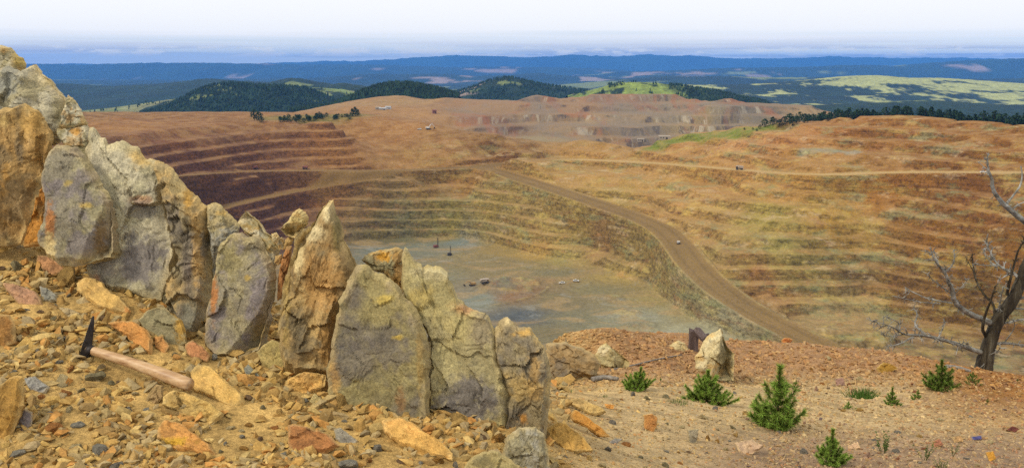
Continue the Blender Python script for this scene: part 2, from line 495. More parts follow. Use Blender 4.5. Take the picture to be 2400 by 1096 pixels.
# ---- base colours of the rock by place
ZONES = [
 (300,300,(141,96,52)),(600,275,(150,104,64)),(450,285,(138,92,52)),(840,268,(160,112,68)),(400,330,(112,70,46)),(450,380,(96,62,46)),(560,340,(104,68,48)),(700,330,(122,82,54)),(650,380,(108,72,52)),
 (600,440,(98,66,50)),(700,460,(108,74,54)),(620,520,(88,58,48)),(780,310,(140,95,58)),(800,360,(142,98,58)),(780,440,(132,96,60)),
 (900,330,(158,110,64)),(1000,345,(152,108,62)),(1080,340,(146,102,58)),(950,300,(166,116,68)),(1150,360,(138,98,58)),(1000,385,(156,112,64)),
 (850,480,(118,92,60)),(900,520,(112,98,66)),(950,540,(118,110,82)),(1000,450,(146,112,66)),(1050,500,(140,124,70)),(1150,500,(160,134,76)),(1200,560,(160,132,80)),(1100,430,(160,118,66)),
 (900,590,(122,122,116)),(1000,580,(126,126,116)),(1080,570,(130,134,132)),(1000,640,(134,126,104)),(1100,620,(144,126,94)),(1200,620,(142,124,92)),(1300,640,(138,124,96)),(1120,700,(138,138,130)),(1200,690,(150,114,86)),(1240,680,(146,112,84)),(1300,700,(136,120,92)),(1400,680,(142,128,98)),(1350,740,(134,124,102)),(1230,745,(98,100,108)),(1450,760,(144,136,116)),(1300,780,(132,118,92)),(1180,665,(138,126,112)),
 (1250,590,(182,146,84)),(1330,610,(170,150,96)),(1450,640,(176,148,92)),(1330,560,(168,140,84)),(1400,540,(160,124,82)),(1480,600,(156,130,82)),(1550,690,(168,146,98)),(1500,740,(160,152,134)),(1600,740,(168,150,112)),(1620,780,(170,160,138)),
 (1300,400,(176,136,78)),(1400,420,(184,142,82)),(1500,410,(186,140,82)),(1450,460,(184,152,90)),(1550,440,(188,144,84)),(1600,480,(184,140,84)),(1700,450,(192,142,84)),(1650,400,(182,134,76)),
 (1650,550,(176,138,86)),(1750,600,(168,134,84)),(1800,510,(172,150,82)),(1820,560,(158,142,84)),(1850,450,(184,136,72)),(1900,600,(142,124,74)),(1800,660,(164,120,76)),(2000,640,(126,100,62)),(2000,560,(160,124,66)),(1950,500,(172,132,62)),
 (1400,365,(184,138,78)),(1600,340,(180,130,76)),(1750,330,(196,142,92)),(1850,320,(182,124,74)),(1950,300,(164,108,58)),(1900,360,(178,130,72)),(2050,330,(160,110,56)),(2150,310,(156,104,50)),(2300,320,(150,100,42)),(2400,330,(148,96,38)),(2200,380,(150,102,50)),
 (2100,460,(166,112,52)),(2250,470,(140,92,46)),(2200,560,(158,108,46)),(2350,480,(138,90,40)),(2350,600,(150,102,42)),(2200,640,(138,98,46)),(2300,700,(128,94,44)),(2150,690,(136,100,56)),
 (1950,750,(168,144,106)),(2050,755,(160,138,100)),(2120,780,(104,78,52)),(2250,830,(104,88,60)),(2350,850,(98,84,58)),
 (950,240,(166,132,98)),(1000,225,(178,134,104)),(900,255,(168,124,82)),(1050,280,(184,136,92)),(1150,280,(140,98,78)),(1200,300,(112,86,76)),(1250,290,(158,128,104)),(1250,326,(156,144,116)),(1100,240,(160,118,90)),
 (1300,240,(160,122,100)),(1430,235,(168,112,84)),(1350,255,(158,122,100)),(1500,250,(158,138,120)),(1600,245,(152,136,122)),(1750,245,(108,100,98)),(1820,255,(118,106,100)),(1400,285,(170,142,112)),(1500,300,(156,130,106)),(1600,290,(164,140,112)),(1700,275,(166,142,112)),(1450,320,(148,116,88)),(1900,262,(168,142,110)),(1650,228,(172,124,86)),(1850,242,(182,130,84)),
]
zx = np.array([list(ray_hit(a, b))[:2] for a, b, c in ZONES])
zc = np.array([lin(c) for a, b, c in ZONES]) * ALB
X, Y, Z = PX_.ravel(), PY_.ravel(), PZ_.ravel()
wx = X + 14 * fbm(X / 35, Y / 35, oct=3, seed=91); wy = Y + 14 * fbm(X / 35, Y / 35, oct=3, seed=92)
cols = np.empty((len(X), 3))
for s in range(0, len(X), 40000):
    d2 = ((wx[s:s + 40000, None] - zx[None, :, 0]) ** 2 + (wy[s:s + 40000, None] - zx[None, :, 1]) ** 2) / (Y[s:s + 40000, None] / 1000) ** 2
    w = 1.0 / (d2 + 60.0) ** 1.6
    cols[s:s + 40000] = (w @ zc) / w.sum(1, keepdims=True)
dzy = np.gradient(PZ_, axis=0) / np.gradient(PY_, axis=0)
dzx = np.gradient(PZ_, axis=1) / np.maximum(np.gradient(PX_, axis=1), 1e-6)
slope = np.hypot(dzx, dzy).ravel()
flat = sstep(0.75, 0.25, slope)
onfloor = sstep(-247.2, -249.2, Z) * (Y < 1400) * sstep(330, 250, X)
a2 = A2.ravel(); amt = AMT.ravel(); road = ROADM.ravel()
rich = sstep(-300, 50, X) * sstep(1600, 1450, Y) * (1 - onfloor) * (1 - road)
n4 = fbm(X / 14, Y / 14, oct=3, seed=171)
def blend(c, rgb, f):
    return c + (lin(rgb) * ALB - c) * f[:, None]
# grass strip along the back of the right hill and on the plateau edge
gp = chaikin(np.array([list(ray_hit(a, b)) for a, b in ((1540,337),(1600,328),(1680,316),(1750,306),(1790,302))]))
d, _ = near_path(gp, X, Y)
cols = blend(cols, (122, 136, 52), 0.9 * sstep(38, 12, d + 10 * n4)); rich = rich * sstep(10, 38, d)
gp = chaikin(np.array([list(ray_hit(a, b)) for a, b in ((650,278),(720,277),(780,273),(835,268))]))
d, _ = near_path(gp, X, Y)
cols = blend(cols, (104, 108, 44), 0.8 * sstep(60, 18, d + 14 * n4))
# blue-grey broken stone heap beside the upper road
gp = np.array([list(ray_hit(a, b)) for a, b in ((1885,352),(1940,353),(2005,356))])
d, _ = near_path(gp, X, Y)
cols = blend(cols, (150, 152, 150), 0.85 * sstep(14, 6, d + 6 * n4))
# haul roads: packed dirt with tracks
tracks = np.zeros(len(X))
for P, w in ROAD3D:
    d, _ = near_path(P, X, Y)
    tracks = np.maximum(tracks, np.exp(-((np.abs(d) - w * 0.45) / 2.2) ** 2))
rc = lin((146, 114, 74)) * ALB * (1 + 0.12 * fbm(X / 20, Y / 20, oct=3, seed=281) - 0.20 * tracks)[:, None]
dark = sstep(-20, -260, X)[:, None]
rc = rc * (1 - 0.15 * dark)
_d, _ = near_path(ROAD3D[0][0], X, Y)
rc = rc + (lin((202, 166, 118)) * ALB - rc) * (1.0 * sstep(40, 14, _d) * sstep(20, 120, X))[:, None]
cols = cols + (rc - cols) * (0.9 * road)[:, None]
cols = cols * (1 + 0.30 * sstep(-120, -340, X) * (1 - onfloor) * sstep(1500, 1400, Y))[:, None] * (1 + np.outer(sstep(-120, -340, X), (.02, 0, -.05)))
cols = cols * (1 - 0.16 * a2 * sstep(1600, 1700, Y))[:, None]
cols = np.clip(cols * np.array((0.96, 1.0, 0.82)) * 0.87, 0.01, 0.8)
def build_pit(nt, b):
    L = nt.links.new
    base = nnode(nt, 'ShaderNodeVertexColor', layer_name='Col').outputs[0]
    mk = nnode(nt, 'ShaderNodeVertexColor', layer_name='Mask')
    sp = nnode(nt, 'ShaderNodeSeparateColor'); L(mk.outputs[0], sp.inputs[0])
    rich_, dump_, floor_ = sp.outputs[0], sp.outputs[1], sp.outputs[2]; road_ = mk.outputs[1]
    co = nnode(nt, 'ShaderNodeTexCoord').outputs['Object']
    geo = nnode(nt, 'ShaderNodeNewGeometry')
    ns = nnode(nt, 'ShaderNodeSeparateXYZ'); L(geo.outputs['Normal'], ns.inputs[0])
    def rng_(v, a0, b0, c0=0.0, d0=1.0):
        n = nnode(nt, 'ShaderNodeMapRange', interpolation_type='SMOOTHSTEP'); L(v, n.inputs[0])
        for i, q in enumerate((a0, b0, c0, d0)): n.inputs[i + 1].default_value = q
        return n.outputs[0]
    def mul(*v):
        o = v[0]
        for q in v[1:]:
            n = nnode(nt, 'ShaderNodeMath', operation='MULTIPLY')
            for i, w in enumerate((o, q)):
                if isinstance(w, (int, float)): n.inputs[i].default_value = w
                else: L(w, n.inputs[i])
            o = n.outputs[0]
        return o
    def inv(v):
        n = nnode(nt, 'ShaderNodeMath', operation='SUBTRACT'); n.inputs[0].default_value = 1.0; L(v, n.inputs[1]); return n.outputs[0]
    def nz(sx, sy, sz, detail=5, rough=.6, off=0.0, dist=0.0, lean=0.0):
        m = nnode(nt, 'ShaderNodeMapping'); m.inputs['Rotation'].default_value = (0, lean, lean * .8); m.inputs['Scale'].default_value = (sx, sy, sz); m.inputs['Location'].default_value = (off, off * 1.7, off * .6)
        L(co, m.inputs[0])
        return noise_node(nt, 1.0, detail, rough, m.outputs[0], dist).outputs[0]
    face = rng_(ns.outputs[2], 0.90, 0.70)
    flat_ = inv(face)
    rock_ = mul(inv(floor_), inv(dump_), inv(road_))
    c = base
    def lay(rgb, fac):
        nonlocal c
        c = mix_node(nt, fac, c, tuple(lin(rgb) * ALB))
    lay((200, 178, 98), mul(rng_(nz(.030, .030, .08, 6, .68, 1), .50, .64), rich_, .40))
    lay((176, 118, 60), mul(rng_(nz(.026, .026, .09, 6, .68, 7), .52, .66), rock_, .30))
    lay((204, 180, 140), mul(rng_(nz(.034, .034, .10, 6, .7, 13), .55, .67), rich_, .50))
    lay((140, 144, 100), mul(rng_(nz(.020, .020, .07, 6, .68, 19), .53, .65), rich_, .58))
    lay((146, 100, 72), mul(rng_(nz(.045, .045, .14, 6, .68, 29), .56, .67), rich_, .45))
    # bench faces: broken rock in rough layers, darker partings
    strata = nz(.022, .022, .34, 6, .68, 23, .6)
    blocky = nz(.16, .16, .22, 6, .72, 31, .4)
    fr_ = nnode(nt, 'ShaderNodeMapRange'); L(face, fr_.inputs[0]); fr_.inputs[3].default_value = .38; fr_.inputs[4].default_value = 1.0
    c = mix_node(nt, mul(fr_.outputs[0], rock_, .9), c, mix_node(nt, 1.0, c, ramp_node(nt, strata, [(.36, (.62, .58, .55)), (.52, (.96, .95, .93)), (.66, (1.16, 1.13, 1.08))]).outputs[0], 'MULTIPLY'))
    c = mix_node(nt, mul(fr_.outputs[0], rock_), c, mix_node(nt, 1.0, c, ramp_node(nt, blocky, [(.34, (.42, .40, .38)), (.5, (.96,) * 3), (.68, (1.30, 1.27, 1.2))]).outputs[0], 'MULTIPLY'))
    # pale dust on the flats
    lay((192, 152, 98), mul(flat_, rock_, rng_(nz(.05, .05, .05, 4, .6, 37), .38, .62), .32))
    # floor: grey slurry and tyre swirls
    lay((154, 152, 140), mul(rng_(nz(.011, .020, .02, 6, .68, 41, 1.6), .53, .66), floor_, .45))
    lay((166, 138, 92), mul(rng_(nz(.012, .018, .02, 5, .6, 47, 1.6), .50, .62), floor_, .55))
    c = mix_node(nt, mul(floor_, .5), c, mix_node(nt, 1.0, c, ramp_node(nt, blocky, [(.36, (.62,) * 3), (.5, (1.0,) * 3), (.66, (1.22,) * 3)]).outputs[0], 'MULTIPLY'))
    # waste dumps: rills of different rock running down the lifts
    dface = rng_(ns.outputs[2], 0.97, 0.90)
    df = mul(dump_, dface)
    lay((168, 138, 102), mul(dump_, inv(dface), .40))
    lay((78, 68, 64), mul(rng_(nz(.034, .006, .010, 6, .7, 53, .8, .6), .49, .60), df, .85))
    lay((158, 100, 66), mul(rng_(nz(.012, .004, .006, 5, .66, 59, .8, .5), .50, .64), dump_, .60))
    lay((186, 172, 146), mul(rng_(nz(.026, .005, .008, 6, .7, 61, .8, .7), .52, .64), df, .7))
    lay((122, 114, 102), mul(rng_(nz(.006, .003, .004, 5, .66, 67, .8, .4), .48, .62), dump_, .50))
    g = nz(.35, .35, .35, 4, .7, 71)
    c = mix_node(nt, 1.0, c, ramp_node(nt, g, [(.34, (.80,) * 3), (.66, (1.16,) * 3)]).outputs[0], 'MULTIPLY')
    L(c, b.inputs['Base Color'])
    bm = nnode(nt, 'ShaderNodeBump'); bm.inputs['Distance'].default_value = 3.5
    L(mul(fr_.outputs[0], rock_, .9), bm.inputs['Strength']); L(blocky, bm.inputs['Height']); L(bm.outputs[0], b.inputs['Normal'])
mat_pit = material('pit_rock', build_pit)
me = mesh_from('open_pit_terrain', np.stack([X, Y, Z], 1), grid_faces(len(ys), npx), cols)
at = me.color_attributes.new('Mask', 'FLOAT_COLOR', 'POINT')
at.data.foreach_set('color', np.stack([rich, a2, onfloor, road], 1).astype(np.float32).ravel())
link('open_pit_terrain', me, mat_pit, kind='structure')

# ================================================================ hills, valley and ranges behind the pit
FOREST = np.array((0.016, 0.034, 0.018)); MEADOW = np.array((0.19, 0.22, 0.065)); DRY = np.array((0.24, 0.20, 0.10)); BARE = np.array((0.30, 0.22, 0.17))
mat_hill = colattr_material('hill_cover', [(0.012, 0.75, 1.2), (0.05, 0.6, 1.3)], bump=(0.06, 0.8, 14.0))
HILLS = {}
def hill(key, ridge, d, zb, wf, wb, cover, seed, amp=0.10, step=5.0, rows=26, wander=0.0, jit=0.0):
    R = np.array(ridge, float)
    px = np.arange(R[0, 0], R[-1, 0] + 0.1, step)
    # smooth ridge through the points
    Rs = chaikin(R, 3)
    py = np.interp(px, Rs[:, 0], Rs[:, 1])
    if jit:
        py = py + jit * fbm(px / 95.0, px * 0 + seed, oct=6, seed=seed + 6, gain=.6) * 2
    a, b = pix_dir(px, py)
    dd = d * (1 + wander * vnoise(px / 260.0, px * 0, seed=seed + 3))
    X = a * dd; zr = b * dd
    t = np.concatenate([np.linspace(-1, 0, rows), np.linspace(0, 1, 8)[1:]])
    off = np.where(t < 0, t * wf, t * wb)
    T, _ = np.meshgrid(t, px, indexing='ij')
    O, XX = np.meshgrid(off, X, indexing='ij')
    YY = dd[None, :] + O
    XX = XX + 0 * YY
    s = d / 9.0
    p = np.where(T < 0, 0.5 + 0.5 * np.cos(np.pi * np.abs(T) ** 0.85), 1 - 0.8 * T ** 1.5)
    hgt = np.maximum(zr - zb, 1.0)[None, :]
    n = fbm(XX / s, YY / s, oct=5, seed=seed)
    spur = fbm(XX / (s * 0.5), YY / (s * 1.6), oct=4, seed=seed + 9)
    ZZ = zb + hgt * p + hgt * amp * n * (0.25 + 1.5 * np.abs(T)) * (T < 0) + hgt * amp * 1.2 * spur * np.sin(np.pi * np.clip(-T, 0, 1))
    ZZ = ZZ + hgt * 0.02 * fbm(px / 7.0, px * 0, oct=3, seed=seed + 4)[None, :] * (np.abs(T) < 0.3)
    cf = cover(XX.ravel(), YY.ravel(), ZZ.ravel(), T.ravel(), np.tile(px, len(t)))
    me = mesh_from(key, np.stack([XX.ravel(), YY.ravel(), ZZ.ravel()], 1), grid_faces(len(t), len(px)), np.clip(cf, 0.004, 0.7))
    link('hill' if 'range' not in key else 'mountain_range', me, mat_hill, kind='structure')
    HILLS[key] = (XX, YY, ZZ, T)
def mixc(base, c, f):
    return base + (np.asarray(c) - base) * np.clip(f, 0, 1)[:, None]
def forest_cover(seed, meadow=0.0, scale=600.0, bare=0.0, tone=1.0):
    def f(X, Y, Z, T, px):
        c = np.tile(FOREST * tone, (len(X), 1)) * (1 + 0.5 * fbm(X / (scale * 0.4), Y / (scale * 0.4), oct=3, seed=seed + 2))[:, None]
        if meadow:
            m = fbm(X / scale, Y / scale / 0.6, oct=4, seed=seed)
            c = mixc(c, MEADOW, sstep(0.42 - meadow, 0.52 - meadow, m) * 0.9)
        if bare:
            m = fbm(X / scale, Y / scale, oct=4, seed=seed + 40)
            c = mixc(c, BARE, sstep(0.45 - bare, 0.6 - bare, m))
        return c
    return f
# far pale range, blue ranges
hill('range_far', [(-250,150),(0,152),(300,151),(600,150),(800,143),(950,135),(1050,132),(1200,132),(1370,129),(1500,131),(1650,133),(1750,137),(1850,139),(1950,134),(2050,135),(2200,136),(2650,139)], 43000, -1100, 6000, 2500, forest_cover(1, 0.0, 5000, 0.04), 501, step=8, rows=14, jit=3.0)
hill('range_left', [(-250,150),(100,149),(200,151),(310,148),(400,148),(540,147),(620,150),(700,153),(830,150),(920,152),(1050,158),(1150,157),(1300,157),(1420,162),(1500,170)], 31000, -900, 8000, 3000, forest_cover(2, 0.0, 1400, 0.03), 511, step=7, rows=18, jit=1.2)
hill('range_right', [(1350,178),(1450,168),(1550,166),(1650,161),(1800,158),(1950,153),(2050,155),(2180,149),(2290,140),(2400,135),(2650,134)], 25000, -750, 5000, 4000, forest_cover(3, 0.03, 1200, 0.03), 521, step=7, rows=18, jit=1.6)
hill('range_middle', [(560,190),(700,184),(850,176),(1000,172),(1100,178),(1200,176),(1290,173),(1350,178),(1420,184),(1500,178),(1600,178),(1700,184)], 20000, -650, 4000, 3000, forest_cover(4, 0.0, 900, 0.16), 531, step=6, rows=18, jit=2.4)
hill('foothill_blue', [(1280,200),(1380,192),(1450,187),(1520,180),(1600,177),(1720,178),(1850,183),(2000,182),(2150,187),(2300,184),(2650,182)], 14000, -540, 3500, 2500, forest_cover(5, 0.10, 1300, 0.0), 541, step=6, jit=1.8)
# broad valley floor: wooded with clearings
def valley():
    px = np.linspace(-260, 2660, 260); ds = np.geomspace(2600, 24000, 110)
    a, _ = pix_dir(px, np.full(len(px), 200.0))
    D, A = np.meshgrid(ds, a, indexing='ij')
    X = A * D; Y = D
    Z = -330 - 0.006 * D + 55 * fbm(X / 1700, Y / 1700, oct=5, seed=551)
    c = forest_cover(6, 0.05, 700)(X.ravel(), Y.ravel(), Z.ravel(), None, None)
    me = mesh_from('valley', np.stack([X, Y, Z], -1).reshape(-1, 3), grid_faces(len(ds), len(px)), np.clip(c, .004, .6))
    link('valley', me, mat_hill, kind='structure')
valley()
def sunlit(X, Y, Z, T, px):
    c = forest_cover(7, 0.0, 400)(X, Y, Z, T, px)
    m = fbm(X / 260, Y / 300, oct=6, seed=71, gain=.68)
    return mixc(c, (0.36, 0.37, 0.13), sstep(0.02, 0.16, m + 0.40 * sstep(1780, 2060, px) * sstep(-0.75, -0.2, T) - 0.10))
hill('meadow_hill', [(1300,216),(1420,206),(1560,197),(1700,200),(1800,195),(1900,188),(1970,180),(2020,176),(2070,178),(2130,183),(2200,182),(2290,188),(2400,196),(2500,200),(2660,205)], 8600, -330, 2600, 1500, sunlit, 561, amp=0.14, step=4, rows=44)
hill('wooded_rise', [(1750,262),(1850,250),(2000,243),(2100,238),(2200,234),(2300,243),(2400,246),(2660,250)], 4800, -420, 1400, 900, forest_cover(8, 0.06, 350), 571, step=5)
hill('wooded_ridge_left', [(-250,206),(100,198),(150,196),(220,203),(300,200),(420,193),(480,184),(520,186),(600,191),(650,197),(760,207),(900,215)], 8800, -480, 3600, 1800, forest_cover(9, 0.0, 500, 0.0), 581, step=5, rows=34, jit=1.2)
hill('knoll', [(580,205),(640,191),(670,183),(690,182),(730,189),(790,199),(860,211),(960,226)], 6600, -330, 1200, 900, forest_cover(10, 0.12, 260), 591, step=4)
hill('knoll_behind', [(700,222),(760,204),(800,193),(840,200),(890,209),(960,222)], 5600, -300, 1000, 800, forest_cover(10, 0.08, 260), 595, step=4)
def meadow_c(X, Y, Z, T, px):
    c = np.tile(MEADOW * np.array((0.85, 0.95, 0.9)), (len(X), 1)) * (1 + 0.35 * fbm(X / 90, Y / 90, oct=4, seed=77))[:, None]
    c = mixc(c, DRY, 0.6 * sstep(0.0, 0.4, fbm(X / 200, Y / 120, oct=3, seed=78)))
    return mixc(c, FOREST, sstep(0.22, 0.30, fbm(X / 110, Y / 110, oct=4, seed=79)))
hill('meadow_slope', [(120,264),(230,257),(330,243),(420,231),(480,225),(560,213),(620,206),(760,205),(820,212),(900,228)], 4700, -300, 900, 700, meadow_c, 601, step=4, rows=30)
hill('wooded_hill_left', [(330,266),(400,248),(440,225),(480,206),(515,197),(545,195),(600,202),(660,201),(720,208),(760,224),(800,244),(850,268)], 4100, -290, 700, 600, forest_cover(12, 0.03, 150), 611, step=3, rows=34)
hill('wooded_cone', [(1030,226),(1080,212),(1120,200),(1150,187),(1190,181),(1220,186),(1260,196),(1310,204),(1360,210),(1420,222)], 5200, -280, 900, 800, forest_cover(13, 0.05, 200, 0.14), 621, step=3, rows=30)
def green_c(X, Y, Z, T, px):
    c = np.tile(MEADOW * np.array((1.05, 1.15, 0.8)), (len(X), 1)) * (1 + 0.3 * fbm(X / 60, Y / 60, oct=4, seed=87))[:, None]
    c = mixc(c, FOREST, sstep(0.22, 0.32, fbm(X / 70, Y / 70, oct=4, seed=89)))
    return mixc(c, FOREST, sstep(1540, 1620, px + 60 * fbm(X / 80, Y / 80, oct=3, seed=90) + 60 * T))
hill('green_hill', [(1330,224),(1400,207),(1440,196),(1490,191),(1540,195),(1600,203),(1680,214),(1740,228),(1800,240)], 3700, -240, 560, 500, green_c, 631, step=3, rows=30)
def near_hill_c(X, Y, Z, T, px):
    c = forest_cover(14, 0.0, 120)(X, Y, Z, T, px)
    cut = sstep(-0.62, -0.72, T + 0.10 * fbm(X / 60, Y / 60, oct=3, seed=95)) * sstep(850, 880, px)
    return mixc(c, (0.30, 0.17, 0.09), cut)
hill('wooded_hill_centre', [(715,268),(770,252),(800,238),(840,220),(880,204),(930,197),(980,200),(1040,214),(1075,226)], 2900, -150, 330, 300, near_hill_c, 641, step=3, rows=30)

# ---- woods on the nearer hills: a mass of small conifers, uncountable
def conifer_proto(seed, tiers=3, sides=5):
    r = np.random.default_rng(seed)
    V = []; F = []
    for k in range(tiers):
        z0 = 0.08 + 0.30 * k; z1 = z0 + 0.42 if k < tiers - 1 else 1.0
        w = 0.26 * (1 - 0.27 * k)
        b = len(V)
        for i in range(sides):
            an = 2 * math.pi * (i + r.random() * 0.5) / sides
            V.append((w * math.cos(an) * r.uniform(.75, 1.2), w * math.sin(an) * r.uniform(.75, 1.2), z0 + r.uniform(-.04, .04)))
        V.append((0, 0, z1))
        for i in range(sides):
            F.append((b + i, b + (i + 1) % sides, b + sides))
    return np.array(V), np.array(F)
def scatter_mesh(protos, pos, size, yaw, colr, squash=None):
    VV = []; FF = []; CC = []; n = 0
    for k in range(len(protos)):
        V, F = protos[k]
        m = np.arange(len(pos)) % len(protos) == k
        P = pos[m]; S = size[m]; A = yaw[m]; C = colr[m]
        ca, sa = np.cos(A)[:, None], np.sin(A)[:, None]
        w = S[:, None] * (squash[m][:, None] if squash is not None else 1)
        x = V[None, :, 0] * w; y = V[None, :, 1] * w; z = V[None, :, 2] * S[:, None]
        Q = np.stack([x * ca - y * sa + P[:, 0:1], x * sa + y * ca + P[:, 1:2], z + P[:, 2:3]], -1)
        VV.append(Q.reshape(-1, 3)); CC.append(np.repeat(C, len(V), 0))
        FF.append((F[None] + (np.arange(len(P)) * len(V))[:, None, None] + n).reshape(-1, 3))
        n += Q.shape[0] * Q.shape[1]
    return np.concatenate(VV), np.concatenate(FF), np.concatenate(CC)
rng = np.random.default_rng(5)
def woods(key, count, tmin, tmax, hmin, hmax, label, mask, pmin=0, pmax=1):
    XX, YY, ZZ, T = HILLS[key]
    nr, nc = XX.shape
    P = []
    tr = T[:, 0]
    while len(P) < count:
        c = rng.random() * (nc - 1.01); tt = rng.uniform(tmin, tmax)
        r = np.interp(tt, tr, np.arange(nr)); r = min(r, nr - 1.01)
        i, j = int(r), int(c); a, b = r - i, c - j
        g = lambda A: (A[i, j] * (1 - b) + A[i, j + 1] * b) * (1 - a) + (A[i + 1, j] * (1 - b) + A[i + 1, j + 1] * b) * a
        p = (g(XX), g(YY), g(ZZ))
        if mask(p, tt, c / (nc - 1)):
            P.append(p)
    P = np.array(P)
    n = len(P)
    col = np.tile(np.array((0.022, 0.045, 0.020)), (n, 1)) * rng.uniform(0.55, 1.5, (n, 1)) * np.array([1, 1, 1]) + rng.uniform(0, 0.006, (n, 3))
    V, F, C = scatter_mesh([conifer_proto(s, 2, 5) for s in range(4)], P, rng.uniform(hmin, hmax, n), rng.uniform(0, 6.28, n), col, rng.uniform(1.0, 1.7, n))
    me = mesh_from('wood_trees', V, F, C, smooth=False)
    link('conifer_woods', me, mat_hill, kind='stuff', label=label, cat='woods')
woods('wooded_hill_centre', 2600, -0.66, 0.15, 9, 16, 'dark conifer wood on the hill behind the mine sheds', lambda p, t, c: True)
woods('wooded_hill_left', 4200, -0.85, 0.12, 9, 17, 'dark conifer wood on the round hill behind the left plateau', lambda p, t, c: True)
woods('green_hill', 1500, -0.8, 0.12, 8, 14, 'dark wood on the right flank of the green hill', lambda p, t, c: c * 470 + 1330 > 1560 + 60 * vnoise(p[0] / 60, p[1] / 60, seed=4) or vnoise(p[0] / 45, p[1] / 45, seed=8) > 0.62)
woods('wooded_cone', 1900, -0.9, 0.1, 10, 17, 'dark wood on the lone cone-shaped hill in the middle', lambda p, t, c: vnoise(p[0] / 140, p[1] / 140, seed=9) < 0.35)
woods('meadow_slope', 420, -0.9, 0.0, 9, 15, 'scattered dark trees on the left meadow slope', lambda p, t, c: vnoise(p[0] / 70, p[1] / 70, seed=12) > 0.25)

# ---- blue air between here and the ranges
def haze():
    x0, x1, y0, y1, z0, z1 = -60000, 60000, -3000, 47000, -1300, 330
    v = [(x, y, z) for z in (z0, z1) for y in (y0, y1) for x in (x0, x1)]
    f = [(0, 2, 3, 1), (4, 5, 7, 6), (0, 1, 5, 4), (2, 6, 7, 3), (0, 4, 6, 2), (1, 3, 7, 5)]
    me = mesh_from('haze', v, f, smooth=False)
    m = bpy.data.materials.new('haze_air'); m.use_nodes = True
    nt = m.node_tree; nt.nodes.clear()
    o = nt.nodes.new('ShaderNodeOutputMaterial')
    p = nt.nodes.new('ShaderNodeVolumePrincipled')
    p.inputs['Color'].default_value = (0.10, 0.37, 1.0, 1)
    p.inputs['Density'].default_value = 2.5e-5
    p.inputs['Anisotropy'].default_value = 0.0
    nt.links.new(p.outputs[0], o.inputs['Volume'])
    link('haze', me, m, kind='stuff', label='thin blue haze over the distant hills', cat='haze')
haze()

# ================================================================ the rim we stand on
FG = [
 (-250,560,3.7),(60,560,3.5),(250,640,3.3),(400,700,3.15),(480,800,2.95),(600,830,2.9),(760,870,2.85),(800,970,2.6),(1000,990,2.6),(1150,1010,2.6),(1250,1080,2.5),
 (0,700,3.0),(0,850,2.55),(300,850,2.7),(450,910,2.6),(0,1096,2.1),(400,1096,2.15),(800,1096,2.2),(1200,1100,2.4),(-250,850,2.5),(-250,1096,2.1),(-100,1300,1.7),(400,1300,1.75),(800,1300,1.8),(1200,1300,1.9),(1700,1300,2.2),(2400,1300,2.5),
 (1290,900,4.8),(1400,1000,3.6),(1300,806,9),(1400,870,7),(1400,786,12.5),(1500,788,13.5),(1600,803,13.5),(1690,877,8),(1650,940,6),(1820,1000,4.8),(1800,800,14.2),(1900,800,14.5),(2000,812,14.5),(2080,832,14.5),(2200,858,14.8),(2320,875,15.2),(2420,888,15.2),(2600,905,15),
 (2050,920,9),(2200,905,9.8),(1850,880,9.5),(1950,1080,3.9),(1600,1096,3.2),(2400,1096,3.9),(2400,980,7),(2700,1000,6.5),(2700,1120,3.9),(1500,900,6.2),(2000,1000,5.2),(2200,1040,4.7),
]
_p = np.array(FG, float)
P = pix(_p[:, 0], _p[:, 1], _p[:, 2])
P = np.concatenate([P, np.array([(-2.6, 5.2, -1.35), (-1.2, 5.0, -1.75), (-0.2, 5.2, -2.0), (-3.5, 7, -2.4), (-1.5, 8, -3.0), (0, 9, -3.4), (-4.5, 4.2, -0.9), (-7, 8, -2.5), (-5, 12, -5), (0, 13, -4.6), (-6, 2, -0.9), (6, 2.5, -1.6)])])
FGFIT = tps_fit(P, 1e-3, 3.0)
edge_px = np.array([-400, 0, 300, 800, 1150, 1290, 1350, 1400, 1500, 1580, 1700, 1850, 2000, 2080, 2160, 2240, 2400, 2900], float)
edge_d = np.array([5.0, 5.0, 4.8, 4.6, 5.5, 9.0, 11.0, 12.5, 13.5, 13.4, 14.0, 14.4, 14.5, 14.5, 14.6, 15.0, 15.4, 15.5])
edge_a, _ = pix_dir(edge_px, np.full(len(edge_px), 820.0))
FX = np.arange(-9, 11.01, 0.1); FY = np.arange(1.0, 18.01, 0.1)
_mx, _my = np.meshgrid(FX, FY)
FGRID = tps_eval(FGFIT, _mx, _my).reshape(_mx.shape)
def ground(X, Y):
    fx = np.clip((X + 9) / 0.1, 0, len(FX) - 1.001); fy = np.clip((Y - 1.0) / 0.1, 0, len(FY) - 1.001)
    i = fx.astype(int); j = fy.astype(int); a = fx - i; b = fy - j
    z = (FGRID[j, i] * (1 - a) + FGRID[j, i + 1] * a) * (1 - b) + (FGRID[j + 1, i] * (1 - a) + FGRID[j + 1, i + 1] * a) * b
    De = np.interp(X / Y, edge_a, edge_d) + 0.15 * vnoise(X * 1.3, Y * 0, seed=3)
    z = z - 1.1 * np.maximum(0, Y - De) - 0.35 * np.maximum(0, Y - De + 0.5) ** 2 * (Y < De + 3) - 0.35 * 12 * (Y >= De + 3)
    k = np.clip(Y / 4, 0.6, 2.2)
    return z + k * (0.020 * fbm(X / (0.30 * k), Y / (0.30 * k), oct=4, seed=11) + 0.05 * fbm(X / 1.1, Y / 1.1, oct=2, seed=12) * sstep(2.5, 5, Y))
gpx = np.linspace(-330, 2760, 420)
gd = np.concatenate([np.geomspace(1.45, 19, 200), np.geomspace(19.5, 75, 14)])
ga, _ = pix_dir(gpx, np.full(len(gpx), 900.0))
GD, GA = np.meshgrid(gd, ga, indexing='ij')
GX, GYY = GA * GD, GD
